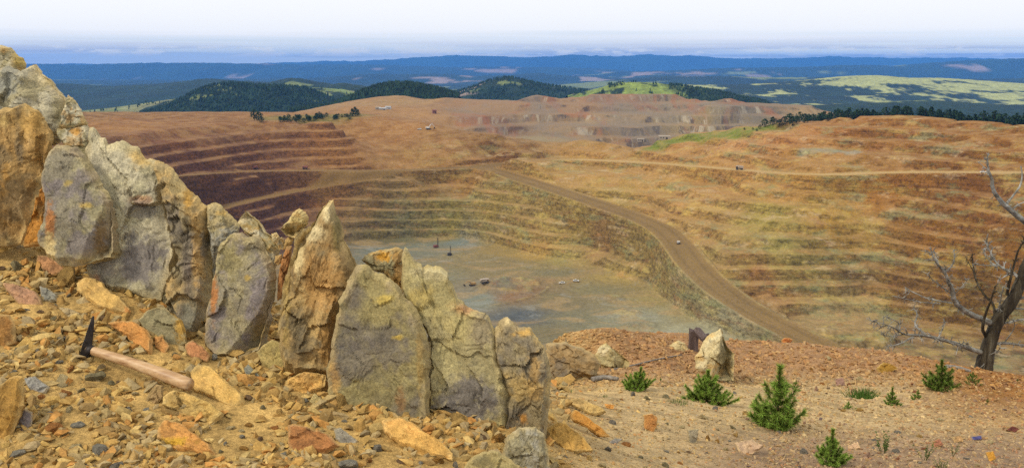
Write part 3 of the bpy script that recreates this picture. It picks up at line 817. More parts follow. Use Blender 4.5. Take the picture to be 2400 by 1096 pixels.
GZ = ground(GX, GYY)
_, GPY = project(GX, GYY, GZ)
GMIN = np.minimum.accumulate(GPY, axis=0)          # rising sight line per column
def fg_hit(px, py):
    """points on the rim ground seen in the picture at px, py (arrays); D = nan where none"""
    px = np.atleast_1d(np.asarray(px, float)); py = np.atleast_1d(np.asarray(py, float))
    c = np.clip(np.round((px - gpx[0]) / (gpx[1] - gpx[0])).astype(int), 0, len(gpx) - 1)
    D = np.full(len(px), np.nan)
    for k in np.unique(c):
        m = c == k
        col = GMIN[:, k]
        D[m] = np.where(py[m] >= col[-1] - 0.5, np.interp(-py[m], -col, gd), np.nan)
        D[m] = np.where(py[m] < col.min() + 1.0, np.nan, D[m])
    a, _ = pix_dir(px, np.full(len(px), 900.0))
    # exact direction for this row
    a, b = pix_dir(px, py)
    X = a * D; Y = D
    return X, Y, ground(np.nan_to_num(X), np.nan_to_num(Y, nan=3.0))
def zone_colour(X, Y):
    """base colour of soil by place"""
    px, py = project(X, Y, ground(X, Y))
    left = np.array(lin((206, 168, 100))); tan = np.array(lin((204, 174, 122))); red = np.array(lin((178, 136, 92))); orange = np.array(lin((160, 108, 48))); near = np.array(lin((168, 138, 104)))
    fl = sstep(1500, 1200, px)[:, None]
    fr = (sstep(920, 850, py) * sstep(1250, 1400, px))[:, None]
    fo = (sstep(2050, 2350, px) * sstep(1050, 900, py))[:, None]
    fn = (sstep(980, 1060, py) * sstep(1500, 1800, px))[:, None]
    c = np.tile(tan, (len(X), 1))
    c = c + (near - c) * fn
    c = c + (red - c) * fr
    c = c + (orange - c) * fo
    c = c + (left - c) * fl
    return c
gx_, gy_ = GX.ravel(), GYY.ravel()
gc = zone_colour(gx_, gy_) * ALB * 0.92
gc = gc * (1 + 0.35 * fbm(gx_ / 0.18, gy_ / 0.18, oct=4, seed=41) + 0.2 * fbm(gx_ / 0.03, gy_ / 0.03, oct=2, seed=42))[:, None]
mat_soil = colattr_material('rim_soil', [(9.0, 0.75, 1.2), (60.0, 0.65, 1.3), (240.0, 0.75, 1.25)], bump=(120.0, 0.6, 0.012))
me = mesh_from('rim_ground', np.stack([gx_, gy_, GZ.ravel()], 1), grid_faces(len(gd), len(gpx)), np.clip(gc, .01, .8))
link('rim_ground', me, mat_soil, kind='structure')

# ================================================================ rocks
def rock_material(name, speck, lichen, fine=1.0, bump=0.006):
    def build(nt, b):
        a = nnode(nt, 'ShaderNodeVertexColor', layer_name='Col')
        t = nnode(nt, 'ShaderNodeTexCoord')
        c = a.outputs[0]
        n = noise_node(nt, 26 * fine, 6, 0.68, t.outputs['Object'], 0.4)
        c = mix_node(nt, 1.0, c, ramp_node(nt, n.outputs[0], [(0.30, (1 - speck,) * 3), (0.5, (1.0,) * 3), (0.72, (1 + speck * 0.6,) * 3)]).outputs[0], 'MULTIPLY')
        n2 = noise_node(nt, 150 * fine, 5, 0.7, t.outputs['Object'])
        c = mix_node(nt, 1.0, c, ramp_node(nt, n2.outputs[0], [(0.34, (0.62,) * 3), (0.64, (1.22,) * 3)]).outputs[0], 'MULTIPLY')
        if lichen:
            n3 = noise_node(nt, 34 * fine, 5, 0.75, t.outputs['Object'], 0.8)
            f = ramp_node(nt, n3.outputs[0], [(0.60, (0, 0, 0)), (0.70, (lichen,) * 3)])
            c = mix_node(nt, f.outputs[0], c, (0.35, 0.30, 0.14))
            n4 = noise_node(nt, 14 * fine, 6, 0.7, t.outputs['Object'], 0.6)
            f = ramp_node(nt, n4.outputs[0], [(0.55, (0, 0, 0)), (0.72, (lichen * 0.8,) * 3)])
            c = mix_node(nt, f.outputs[0], c, (0.085, 0.080, 0.078))
        nt.links.new(c, b.inputs['Base Color'])
        h = mix_node(nt, 0.45, noise_node(nt, 45 * fine, 8, 0.72, t.outputs['Object'], 0.5).outputs[0], noise_node(nt, 190 * fine, 5, 0.7, t.outputs['Object']).outputs[0])
        bump_node(nt, b, h, 0.85, bump)
        b.inputs['Roughness'].default_value = 0.9
    return material(name, build)
mat_slab = rock_material('lichened_slab', 0.28, 0.65)
mat_ochre = rock_material('ochre_rock', 0.30, 0.22)
mat_stone = rock_material('loose_stone', 0.26, 0.12, 1.5, 0.004)
GREY = (158, 152, 132); PALE = (192, 181, 148); TAN = (200, 166, 104); OCHRE = (168, 132, 78); RUST = (182, 112, 54); DARK = (112, 102, 88); OLIVE = (156, 144, 104); PURPLE = (124, 114, 106)
ROCKS = []
def resample(P, n):
    Q = np.concatenate([P, P[:1]])
    L = np.r_[0, np.cumsum(np.hypot(*np.diff(Q, axis=0).T))]
    s = np.linspace(0, L[-1], n, endpoint=False)
    return np.stack([np.interp(s, L, Q[:, 0]), np.interp(s, L, Q[:, 1])], 1)
def rock(name, outline, D, label, cat='rock', tilt=12, tf=0.3, tb=0.6, base=GREY, second=PALE, third=None, stains_and_shade=(), cuts=(), seed=0, n=150, rings=26, mat=None,
         rough=1.0, centre=None, strata=None, facets=5, edge=1.0, group=None, parent=None, jag=1.0, yaw=0.0, power=5.0):
    """a stone from its silhouette: front and back swell out of the outline, chiselled by planes; tf, tb = depth as a share of its half-size"""
    r = np.random.default_rng(seed + 1000)
    O2 = resample(np.array(outline, float), n)
    c0 = O2.mean(0) if centre is None else np.array(centre, float)
    t = math.radians(tilt); yw = math.radians(yaw)
    N = np.array((math.sin(yw) * math.cos(t), -math.cos(yw) * math.cos(t), math.sin(t)))
    U = np.array((math.cos(yw), math.sin(yw), 0)); V = np.cross(N, U)
    O = pix(c0[0], c0[1], D)
    def onplane(p):
        a, b = pix_dir(p[:, 0], p[:, 1])
        d = np.stack([a, np.ones_like(a), b], 1)
        lam = (N @ O) / (d @ N)
        q = d * lam[:, None] - O
        return np.stack([q @ U, q @ V], 1)
    uv = onplane(O2)
    R = np.sqrt(np.mean(np.sum(uv ** 2, 1)))
    ang = np.linspace(0, 2 * np.pi, n, endpoint=False)
    peri = np.linspace(0, n / 9.0, n, endpoint=False)
    nr = np.roll(uv, -1, 0) - np.roll(uv, 1, 0)
    nr = np.stack([nr[:, 1], -nr[:, 0]], 1) / (np.hypot(*nr.T)[:, None] + 1e-9)
    j = (fbm(uv[:, 0] / R * 4, uv[:, 1] / R * 4, oct=5, seed=seed, gain=.62) * 0.045 + 0.010 * np.sign(vnoise(uv[:, 0] / R * 7, uv[:, 1] / R * 7, seed=seed + 3))) * R * jag
    uv = uv + nr * j[:, None]
    K = rings
    s = 1 - (np.arange(K) / (K - 1.0)) ** 1.25
    s[-1] = 0.0
    pu = (s[:, None] * uv[None, :, 0]); pv = (s[:, None] * uv[None, :, 1])
    S = np.repeat(s[:, None], n, 1)
    def side(T, front, sd):
        rl = np.hypot(uv[:, 0], uv[:, 1])[None, :]
        bev = (1.5 + 1.1 * vnoise(uv[:, 0] / R * 1.6, uv[:, 1] / R * 1.6, seed=sd + 13))[None, :] / edge
        w = np.minimum(T * R, (1 - S) * rl * bev)
        for k in range(facets if front else 3):
            a = r.uniform(0, 2 * np.pi); g = r.uniform(0.15, 0.75) * T * 1.5; o = r.uniform(0.75, 1.15) * T
            w = np.minimum(w, R * o - g * (np.cos(a) * pu + np.sin(a) * pv) * r.uniform(0.6, 1.0) + 0.08 * R)
        if front:
            for (x0, y0, x1, y1, k) in cuts:
                q = onplane(np.array([[x0, y0], [x1, y1]], float))
                dx, dy = q[1] - q[0]; L = math.hypot(dx, dy)
                dist = ((pv - q[0, 1]) * dx - (pu - q[0, 0]) * dy) / L        # positive to the right (lines drawn downwards)
                dist = dist + 0.02 * R * fbm(pu / R * 6, pv / R * 6, oct=3, seed=sd + 5)
                w = w - k * np.maximum(0, dist)
        fade = np.clip((1 - S) * 6, 0, 1)
        nz = 0.07 * fbm(pu / R * 1.3, pv / R * 1.3, oct=3, seed=sd) + 0.045 * fbm(pu / R * 4, pv / R * 4, oct=4, seed=sd + 1, gain=0.55)
        ridge = np.abs(fbm(pu / R * 2.2, pv / R * 2.2, oct=4, seed=sd + 2))
        nz = nz - 0.022 * np.clip(1 - ridge / 0.035, 0, 1) * (vnoise(pu / R * 1.5, pv / R * 1.5, seed=sd + 9) > 0.1)
        # fracture relief: cells broken along different planes, sharp steps between them
        for M, off, grd in ((13, .045, .20), (60, .014, .16)):
            sx_, sy_ = r.uniform(-1.3, 1.3, M) * R, r.uniform(-1.5, 1.5, M) * R
            ju = pu + 0.06 * R * fbm(pu / R * 4, pv / R * 4, oct=3, seed=sd + 41); jv = pv + 0.06 * R * fbm(pu / R * 4, pv / R * 4, oct=3, seed=sd + 42)
            el = 1.0 if strata is None else .55
            d2 = ((ju[..., None] - sx_) / el) ** 2 + (jv[..., None] - sy_) ** 2
            c_ = np.argmin(d2, -1)
            o_, ga_, gb_ = r.uniform(-off, off, M), r.normal(0, grd, M), r.normal(0, grd, M)
            nz = nz + (o_[c_] + (ga_[c_] * (pu - sx_[c_]) + gb_[c_] * (pv - sy_[c_])) / R * .5)
        # flakes: terraces where thin sheets have broken away
        st = fbm(pu / R * 1.7, pv / R * 1.7, oct=3, seed=sd + 7) * 5
        nz = nz + 0.022 * (np.floor(st) + sstep(0.8, 1.0, st - np.floor(st)))
        if strata is not None:
            a = math.radians(strata)
            across = (pu * math.cos(a) + pv * math.sin(a)) / R; along = (-pu * math.sin(a) + pv * math.cos(a)) / R
            nz = nz + 0.05 * fbm(across * 9, along * 1.1, oct=4, seed=sd + 3)
        return w + nz * R * fade * rough
    wf = side(tf, True, seed * 7 + 1); wb = -np.abs(side(tb, False, seed * 7 + 2)) * np.clip((1 - S) * 8, 0, 1)
    shrink = 1.0
    front = O + pu[..., None] * U + pv[..., None] * V + wf[..., None] * N
    back = O + pu[..., None] * U + pv[..., None] * V + wb[..., None] * N
    verts = np.concatenate([front.reshape(-1, 3), back[1:].reshape(-1, 3)])
    i = np.arange(n); i2 = (i + 1) % n
    F = []
    for k in range(K - 1):
        F.append(np.stack([k * n + i, k * n + i2, (k + 1) * n + i2, (k + 1) * n + i], 1))
    off = K * n
    def bi(k): return i if k == 0 else off + (k - 1) * n + i
    def bi2(k): return i2 if k == 0 else off + (k - 1) * n + i2
    for k in range(K - 1):
        F.append(np.stack([bi(k), bi(k + 1), bi2(k + 1), bi2(k)], 1))
    F = np.concatenate(F)
    # outline runs clockwise in the picture -> flip so that fronts face out
    area = 0.5 * np.sum(uv[:, 0] * np.roll(uv[:, 1], -1) - uv[:, 1] * np.roll(uv[:, 0], -1))
    if area < 0:
        F = F[:, ::-1]
    # base colour
    x, y, z = verts.T
    q = 1.0 / max(R, 1e-6)
    n1 = fbm(x * q * 1.1, y * q * 1.1, z * q * 1.1, oct=4, seed=seed + 51); n2 = fbm(x * q * 2.0, y * q * 2.0, z * q * 2.0, oct=4, seed=seed + 61); n3 = fbm(x * q * 7, y * q * 7, z * q * 7, oct=3, seed=seed + 71); n5 = fbm(x * q * 22, y * q * 22, z * q * 22, oct=2, seed=seed + 75)
    c = np.tile(lin(base), (len(x), 1))
    c = c + (lin(second) - c) * sstep(-0.15, 0.30, n1 + 0.4 * n3)[:, None]
    c = c + (lin(third if third is not None else PURPLE) - c) * (0.75 * sstep(0.05, 0.35, n2 + 0.3 * n3))[:, None]
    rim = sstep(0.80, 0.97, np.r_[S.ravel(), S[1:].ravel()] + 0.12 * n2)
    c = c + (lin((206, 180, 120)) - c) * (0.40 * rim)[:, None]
    if strata is not None:
        a = math.radians(strata)
        d = verts - O
        across = (d @ U * math.cos(a) + d @ V * math.sin(a)) * q; along = (-(d @ U) * math.sin(a) + d @ V * math.cos(a)) * q
        sb = fbm(across * 5, along * 0.5, oct=4, seed=seed + 81)
        c = c * (1 + 0.55 * sb)[:, None]
    ppx, ppy = project(x, y, z)
    for (sx, sy, rx, ry, rgb, f) in stains_and_shade:  # real stains, plus lit and shaded faces painted into the colour
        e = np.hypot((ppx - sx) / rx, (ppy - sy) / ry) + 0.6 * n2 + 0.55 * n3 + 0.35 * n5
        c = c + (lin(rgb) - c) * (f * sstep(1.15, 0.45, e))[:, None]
    c = c * (1 + 0.22 * n3)[:, None] * ALB * 1.18 * np.array((1.0, .99, .99))
    loc = np.array((O[0], O[1], verts[:, 2].min()))
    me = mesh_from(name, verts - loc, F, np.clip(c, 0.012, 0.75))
    me.set_sharp_from_angle(angle=math.radians(28))
    o = link(name, me, mat or mat_slab, parent, label, cat if label else None, group, loc=tuple(loc))
    ROCKS.append(o)
    return o

# ---- the upright fins and blocks, left to right
rock('outcrop_block', [(-60,96),(5,107),(28,113),(40,128),(55,136),(63,150),(60,168),(40,185),(10,190),(-60,190)], 3.52, 'weathered yellow-grey cap block at the top of the left outcrop', tilt=10, tf=.5, tb=.8, base=PALE, second=OLIVE, third=OCHRE, seed=1, mat=mat_slab, stains_and_shade=[(45,140,22,22,(190,160,80),.7)])
rock('outcrop_block', [(-70,165),(20,158),(60,168),(70,156),(82,152),(96,168),(112,183),(132,205),(152,230),(172,262),(168,290),(150,320),(128,345),(100,340),(40,330),(-70,330)], 3.42, 'grey-tan cracked block with a pale broken flake below the cap of the outcrop', tilt=14, tf=.30, tb=.8, base=PALE, second=GREY, third=OLIVE, seed=2, n=220, rings=34, cuts=[(60,165,150,330,.2)], stains_and_shade=[(20,190,45,50,(150,148,132),.8),(85,185,34,26,(214,196,150),.9),(150,280,30,40,OLIVE,.6)], rough=1.1)
rock('outcrop_block', [(160,222),(178,236),(190,256),(203,284),(206,292),(180,296),(150,302),(138,300),(145,270)], 3.36, 'small olive wedge block above the crack on the right flank of the outcrop', tilt=16, tf=.35, tb=.8, base=OLIVE, second=PALE, third=OCHRE, seed=3)
rock('outcrop_block', [(136,302),(160,298),(205,291),(214,310),(221,345),(217,378),(205,400),(185,395),(165,365),(148,338),(134,316)], 3.34, 'olive block with an ochre stain under the crack of the outcrop', tilt=14, tf=.38, tb=.8, base=OLIVE, second=PALE, third=OCHRE, seed=4, stains_and_shade=[(178,308,14,14,(196,140,50),.8)])
rock('ochre_slab', [(-70,262),(20,255),(62,240),(92,262),(112,285),(130,325),(122,352),(112,385),(104,430),(92,470),(76,512),(66,545),(52,575),(-70,585)], 3.28, 'large ochre and brown streaked slab at the left edge of the picture', tilt=12, tf=.26, tb=.6, base=OCHRE, second=(172,138,84), third=(118,100,70), seed=5, n=220, rings=36, strata=18, mat=mat_ochre, stains_and_shade=[(45,300,10,120,(118,104,80),.7),(70,290,40,40,(190,150,78),.6),(10,420,18,60,(170,120,40),.5),(100,320,30,60,(150,110,52),.5),(8,285,12,14,(214,180,110),.9)])
rock('rust_wedge', [(104,425),(112,450),(112,520),(108,575),(56,580),(66,545),(80,505),(92,468)], 3.25, 'bright rust wedge stone between the ochre slab and the grey slab', tilt=14, tf=.25, tb=.7, base=(190,132,58), second=(182,122,54), third=OCHRE, seed=6, mat=mat_ochre)
rock('grey_slab', [(109,373),(120,351),(137,338),(159,338),(170,345),(183,345),(197,362),(211,381),(227,406),(241,430),(255,455),(264,471),(265,504),(264,586),(261,606),(244,606),(213,616),(175,624),(142,618),(115,604),(96,575),(93,557),(101,532),(104,477),(103,422),(105,395)], 3.12, 'purple-grey upright slab with a rust streak, left of the two big slabs', tilt=16, tf=.20, tb=.40, base=(146,136,112), second=(158,148,112), third=(124,114,112), seed=7, n=240, rings=40, rough=.55, cuts=[(262,468,196,615,1.3)], stains_and_shade=[(116,520,12,55,(176,118,66),.95),(112,590,18,40,(214,190,130),.9),(235,560,24,55,(132,104,60),.8),(200,480,18,10,(200,168,84),.7),(160,430,14,8,(196,168,84),.7)], edge=.75, power=8)  # brown patch on the lower right facet is painted shade; streaks are real
rock('outcrop_block', [(214,300),(219,294),(227,298),(236,318),(249,324),(252,337),(274,328),(290,331),(310,343),(329,348),(340,370),(351,372),(367,378),(390,392),(398,420),(392,440),(398,480),(410,540),(424,590),(410,660),(390,712),(330,705),(280,700),(235,680),(208,640),(212,560),(212,420),(206,360)], 3.22, 'broad pale grey rock face behind the left grey slab', tilt=14, tf=.18, tb=.5, base=PALE, second=(176,166,130), third=(150,142,120), seed=8, n=240, rings=40, rough=.9, stains_and_shade=[(330,365,30,26,(196,160,84),.7),(300,340,60,18,(200,186,140),.6),(330,610,75,60,(126,118,112),.9),(250,630,45,50,(132,122,108),.8),(335,470,26,12,(178,128,84),.7),(330,490,40,22,(128,120,112),.6),(225,660,14,30,(178,122,70),.6)], centre=(310,510), edge=.8)
rock('outcrop_block', [(367,378),(386,383),(405,395),(419,414),(435,436),(455,455),(471,472),(487,481),(494,510),(494,560),(498,620),(500,690),(492,760),(482,815),(450,815),(425,780),(396,735),(392,690),(412,640),(420,590),(404,530),(394,480),(388,440),(390,410)], 3.14, 'rough brown-veined rock buttress between the two big grey slabs', tilt=14, tf=.30, tb=.6, base=(150,134,98), second=(176,146,92), third=(118,108,94), seed=9, n=240, rings=40, rough=1.9, stains_and_shade=[(462,600,22,110,(196,156,92),.75),(440,640,16,60,(122,106,92),.6),(420,440,26,30,(206,180,120),.7),(440,470,14,30,(196,146,56),.7),(440,740,36,45,(128,124,104),.8)], centre=(450,610))
rock('outcrop_block', [(486,482),(503,474),(517,479),(528,493),(541,504),(555,515),(561,531),(556,560),(545,600),(530,650),(500,660),(494,600),(490,540)], 3.16, 'rounded grey lump above and behind the second grey slab', tilt=16, tf=.40, tb=.8, base=GREY, second=(170,152,108), third=OLIVE, seed=10, rough=1.3, stains_and_shade=[(520,500,16,8,(206,166,80),.6)])
rock('grey_slab', [(533,556),(550,545),(569,542),(583,553),(604,554),(621,572),(635,602),(643,624),(650,652),(647,693),(635,722),(628,745),(615,786),(604,820),(585,830),(557,838),(519,838),(497,826),(480,810),(480,775),(487,728),(496,682),(500,640),(510,600),(520,572)], 2.95, 'purple-grey upright slab with an orange left edge, leaning beside the hammer', tilt=18, tf=.20, tb=.40, base=(146,136,112), second=(156,144,108), third=(124,114,114), seed=11, n=240, rings=40, rough=.55, cuts=[(650,680,540,826,1.3)], stains_and_shade=[(500,700,10,60,(176,118,66),.95),(610,760,26,50,(140,116,70),.7),(580,650,10,8,(200,168,84),.7),(540,610,30,60,(150,136,84),.6)], edge=.75, power=8)  # shade of the lower right facet painted olive-brown; orange edge is real
rock('leaning_stone', [(558,521),(569,498),(577,494),(588,504),(604,517),(618,539),(637,553),(654,583),(652,613),(645,630),(630,610),(610,570),(583,553),(569,540)], 3.05, 'tan leaning stone with a pale broken tip behind the second grey slab', tilt=16, tf=.4, tb=.6, base=(176,146,84), second=PALE, third=OLIVE, seed=12, stains_and_shade=[(572,510,14,14,(216,196,150),.9)], cuts=[(558,521,650,600,.5)])
rock('perched_stone', [(657,538),(664,526),(675,518),(688,497),(702,488),(716,497),(724,510),(721,524),(710,535),(697,551),(690,558),(669,552)], 3.0, 'pale boxy stone perched in the notch left of the tall fin', tilt=10, tf=.55, tb=.6, base=(200,182,130), second=(190,168,110), third=TAN, seed=13, cuts=[(730,520,654,524,.9)], stains_and_shade=[(678,540,22,14,(140,114,64),.8)], facets=3)  # shade under the overhanging front painted as a brown patch
rock('thin_stone', [(672,577),(684,576),(681,610),(670,650),(660,700),(650,705),(651,650),(660,610)], 2.98, 'thin reddish stone wedged upright between the slab and the tall fin', tilt=10, tf=.3, tb=.4, base=(176,126,76), second=(166,116,66), third=RUST, seed=14, n=90, rings=16)
for k, (ol, lb) in enumerate([
  ([(650,560),(662,555),(668,566),(664,585),(652,582)], 'small pale chip in the notch above the thin wedged stone'),
  ([(662,588),(672,580),(684,572),(690,560),(680,552),(668,562)], 'small tan chip leaning on the tall fin in the notch'),
  ([(636,548),(648,544),(656,556),(650,572),(638,566)], 'flat cream chip on top of the leaning stone'),
  ([(645,600),(660,596),(664,612),(652,622),(643,616)], 'small brown chip jammed behind the second grey slab')]):
    rock('stone_chip', ol, 3.02 - .01 * k, lb, 'stone', tilt=14, tf=.6, tb=.6, base=[PALE, TAN, (206,188,140), (150,110,70)][k], second=TAN, third=OCHRE, seed=20 + k, n=48, rings=10, mat=mat_stone)
rock('tall_fin', [(783,466),(773,468),(757,480),(743,499),(738,513),(724,527),(708,540),(694,559),(686,587),(680,609),(672,636),(661,666),(657,696),(653,748),(655,810),(664,872),(700,880),(743,878),(775,880),(795,800),(815,720),(842,660),(839,622),(828,603),(812,582),(804,560),(799,518),(788,486)], 2.86, 'tall pointed tan rock fin with a pale left edge and brown streaks', tilt=14, tf=.30, tb=.5, base=(172,144,92), second=(156,128,82), third=(116,104,78), seed=15, n=240, rings=40, strata=-16, cuts=[(655,760,770,500,.8),(784,466,812,700,.35)], stains_and_shade=[(735,545,34,26,(222,202,150),.9),(765,495,14,30,(218,198,146),.9),(700,600,14,60,(206,184,130),.8),(672,720,12,120,(178,150,84),.6),(790,540,14,60,(122,108,64),.8),(755,660,45,90,(178,134,74),.6),(700,790,26,60,(96,86,64),.8),(770,800,26,80,(174,128,66),.6)], mat=mat_ochre, centre=(740,690))  # pale patches down the left edge paint in the light; streaks are real
rock('dark_slab', [(838,626),(861,624),(872,636),(897,638),(910,653),(927,666),(949,694),(970,721),(990,746),(998,766),(1007,810),(1009,850),(1007,892),(1008,1000),(930,995),(880,992),(835,990),(798,968),(776,938),(768,900),(766,850),(782,780),(795,710),(815,655)], 2.72, 'largest dark grey lichen-speckled slab to the right of the tall fin', tilt=16, tf=.16, tb=.4, base=(138,126,92), second=(156,142,94), third=(104,96,88), seed=16, n=250, rings=42, rough=.55, cuts=[(992,745,1000,980,.5)], stains_and_shade=[(900,700,26,12,(206,176,80),.6),(930,790,14,8,(214,180,76),.7),(880,900,90,60,(140,128,84),.5),(940,940,14,40,(150,108,66),.6),(785,880,16,60,(206,160,90),.7),(850,800,70,50,(110,102,92),.7),(985,850,12,90,(160,130,72),.6)], edge=.7, power=9, centre=(885,830))
rock('ochre_block', [(848,608),(862,594),(880,588),(930,578),(944,584),(950,640),(945,690),(925,670),(898,640),(872,634)], 2.95, 'ochre stone block peeping over the dark slab', tilt=12, tf=.4, tb=.7, base=OCHRE, second=OLIVE, third=(150,116,60), seed=17, mat=mat_ochre, stains_and_shade=[(900,600,20,14,(206,150,50),.8)])
rock('pale_crag', [(940,600),(945,584),(950,577),(958,584),(966,600),(974,610),(988,616),(992,627),(1002,620),(1030,628),(1046,638),(1054,658),(1062,680),(1071,704),(1084,706),(1106,718),(1139,729),(1150,751),(1161,775),(1172,820),(1184,870),(1196,920),(1203,970),(1195,1010),(1150,1020),(1100,1022),(1050,1020),(1004,1005),(1004,900),(1004,800),(985,742),(950,697),(938,650)], 2.78, 'pale yellow-grey crag with a horn at its top, right of the dark slab', tilt=15, tf=.20, tb=.5, base=(182,166,112), second=(170,156,106), third=(150,138,100), seed=18, n=250, rings=42, rough=.8, stains_and_shade=[(1090,725,36,16,(184,136,92),.8),(1130,780,40,60,(140,126,100),.8),(1100,930,85,70,(122,114,104),.95),(1040,860,40,60,(176,164,116),.5),(1010,640,50,14,(206,192,146),.6),(985,700,30,30,(186,160,84),.5),(1060,760,45,50,(190,172,112),.6),(1180,900,22,40,(186,170,120),.6)], centre=(1075,850), edge=.75, cuts=[(1054,655,1010,760,.0)])
rock('rough_crag', [(1152,775),(1176,748),(1186,740),(1198,752),(1215,764),(1245,768),(1256,784),(1270,802),(1284,830),(1292,880),(1290,940),(1282,990),(1278,1040),(1200,1060),(1172,1030),(1178,985),(1176,930),(1164,870),(1152,810)], 2.76, 'rough brown-grey crag at the right end of the rock fins', tilt=14, tf=.32, tb=.6, base=(150,134,98), second=(172,146,92), third=(120,110,92), seed=19, n=220, rings=38, rough=1.0, stains_and_shade=[(1225,780,30,14,(208,164,84),.8),(1190,750,12,14,(220,196,140),.9),(1255,870,22,70,(196,156,88),.6),(1225,980,14,16,(206,144,56),.8)], centre=(1235,900))
rock('grey_block', [(1190,1020),(1215,1000),(1255,1000),(1275,1015),(1285,1060),(1296,1125),(1180,1125),(1175,1070)], 2.45, 'low grey block at the foot of the rough crag', tilt=20, tf=.3, tb=.6, base=(146,136,104), second=GREY, third=OLIVE, seed=25)
# right of the fins
rock('grey_block', [(1280,805),(1322,800),(1370,816),(1395,830),(1408,852),(1398,880),(1340,895),(1282,895)], 6.3, 'half-buried brown-grey boulder beside the rough crag', tilt=20, tf=.3, tb=.6, base=(150,130,96), second=(160,134,92), third=DARK, seed=26, mat=mat_stone)
rock('pale_stone', [(1394,832),(1405,811),(1420,802),(1431,812),(1450,825),(1477,848),(1474,868),(1432,874),(1410,862)], 7.0, 'pale tan pointed stone on the gravel, below the pit floor view', tilt=18, tf=.45, tb=.6, base=(176,158,108), second=(190,172,122), third=OLIVE, seed=27, cuts=[(1420,800,1440,870,.5)], stains_and_shade=[(1412,822,14,14,(224,208,164),.9)])
rock('pale_stone', [(1550,834),(1562,815),(1575,804),(1590,796),(1605,804),(1620,832),(1612,856),(1560,850)], 8.6, 'low pale stone to the left of the wooden post', tilt=18, tf=.4, tb=.7, base=(196,178,130), second=(186,164,112), third=TAN, seed=28)
rock('standing_stone', [(1688,770),(1681,776),(1664,781),(1653,792),(1645,806),(1637,822),(1628,836),(1630,862),(1660,885),(1692,892),(1720,892),(1721,828),(1704,812),(1697,795),(1694,778)], 7.7, 'tall pale standing stone with a dark right face, by the wooden post', tilt=10, tf=.5, tb=.7, base=(212,196,150), second=(200,184,136), third=TAN, seed=29, n=180, rings=32, cuts=[(1690,765,1664,880,1.1)], stains_and_shade=[(1702,850,22,60,(128,118,84),.9)], rough=.8, facets=3)  # dark patch paints the shade of the right face into the colour
rock('skyline_stone', [(1830,797),(1838,791),(1850,791),(1858,795),(1854,803),(1834,804)], 14.0, 'small orange-brown stone on the far lip of the gravel', 'stone', tilt=10, tf=.6, tb=.6, base=(176,118,66), second=(160,90,44), third=RUST, seed=30, n=48, rings=10, mat=mat_stone)

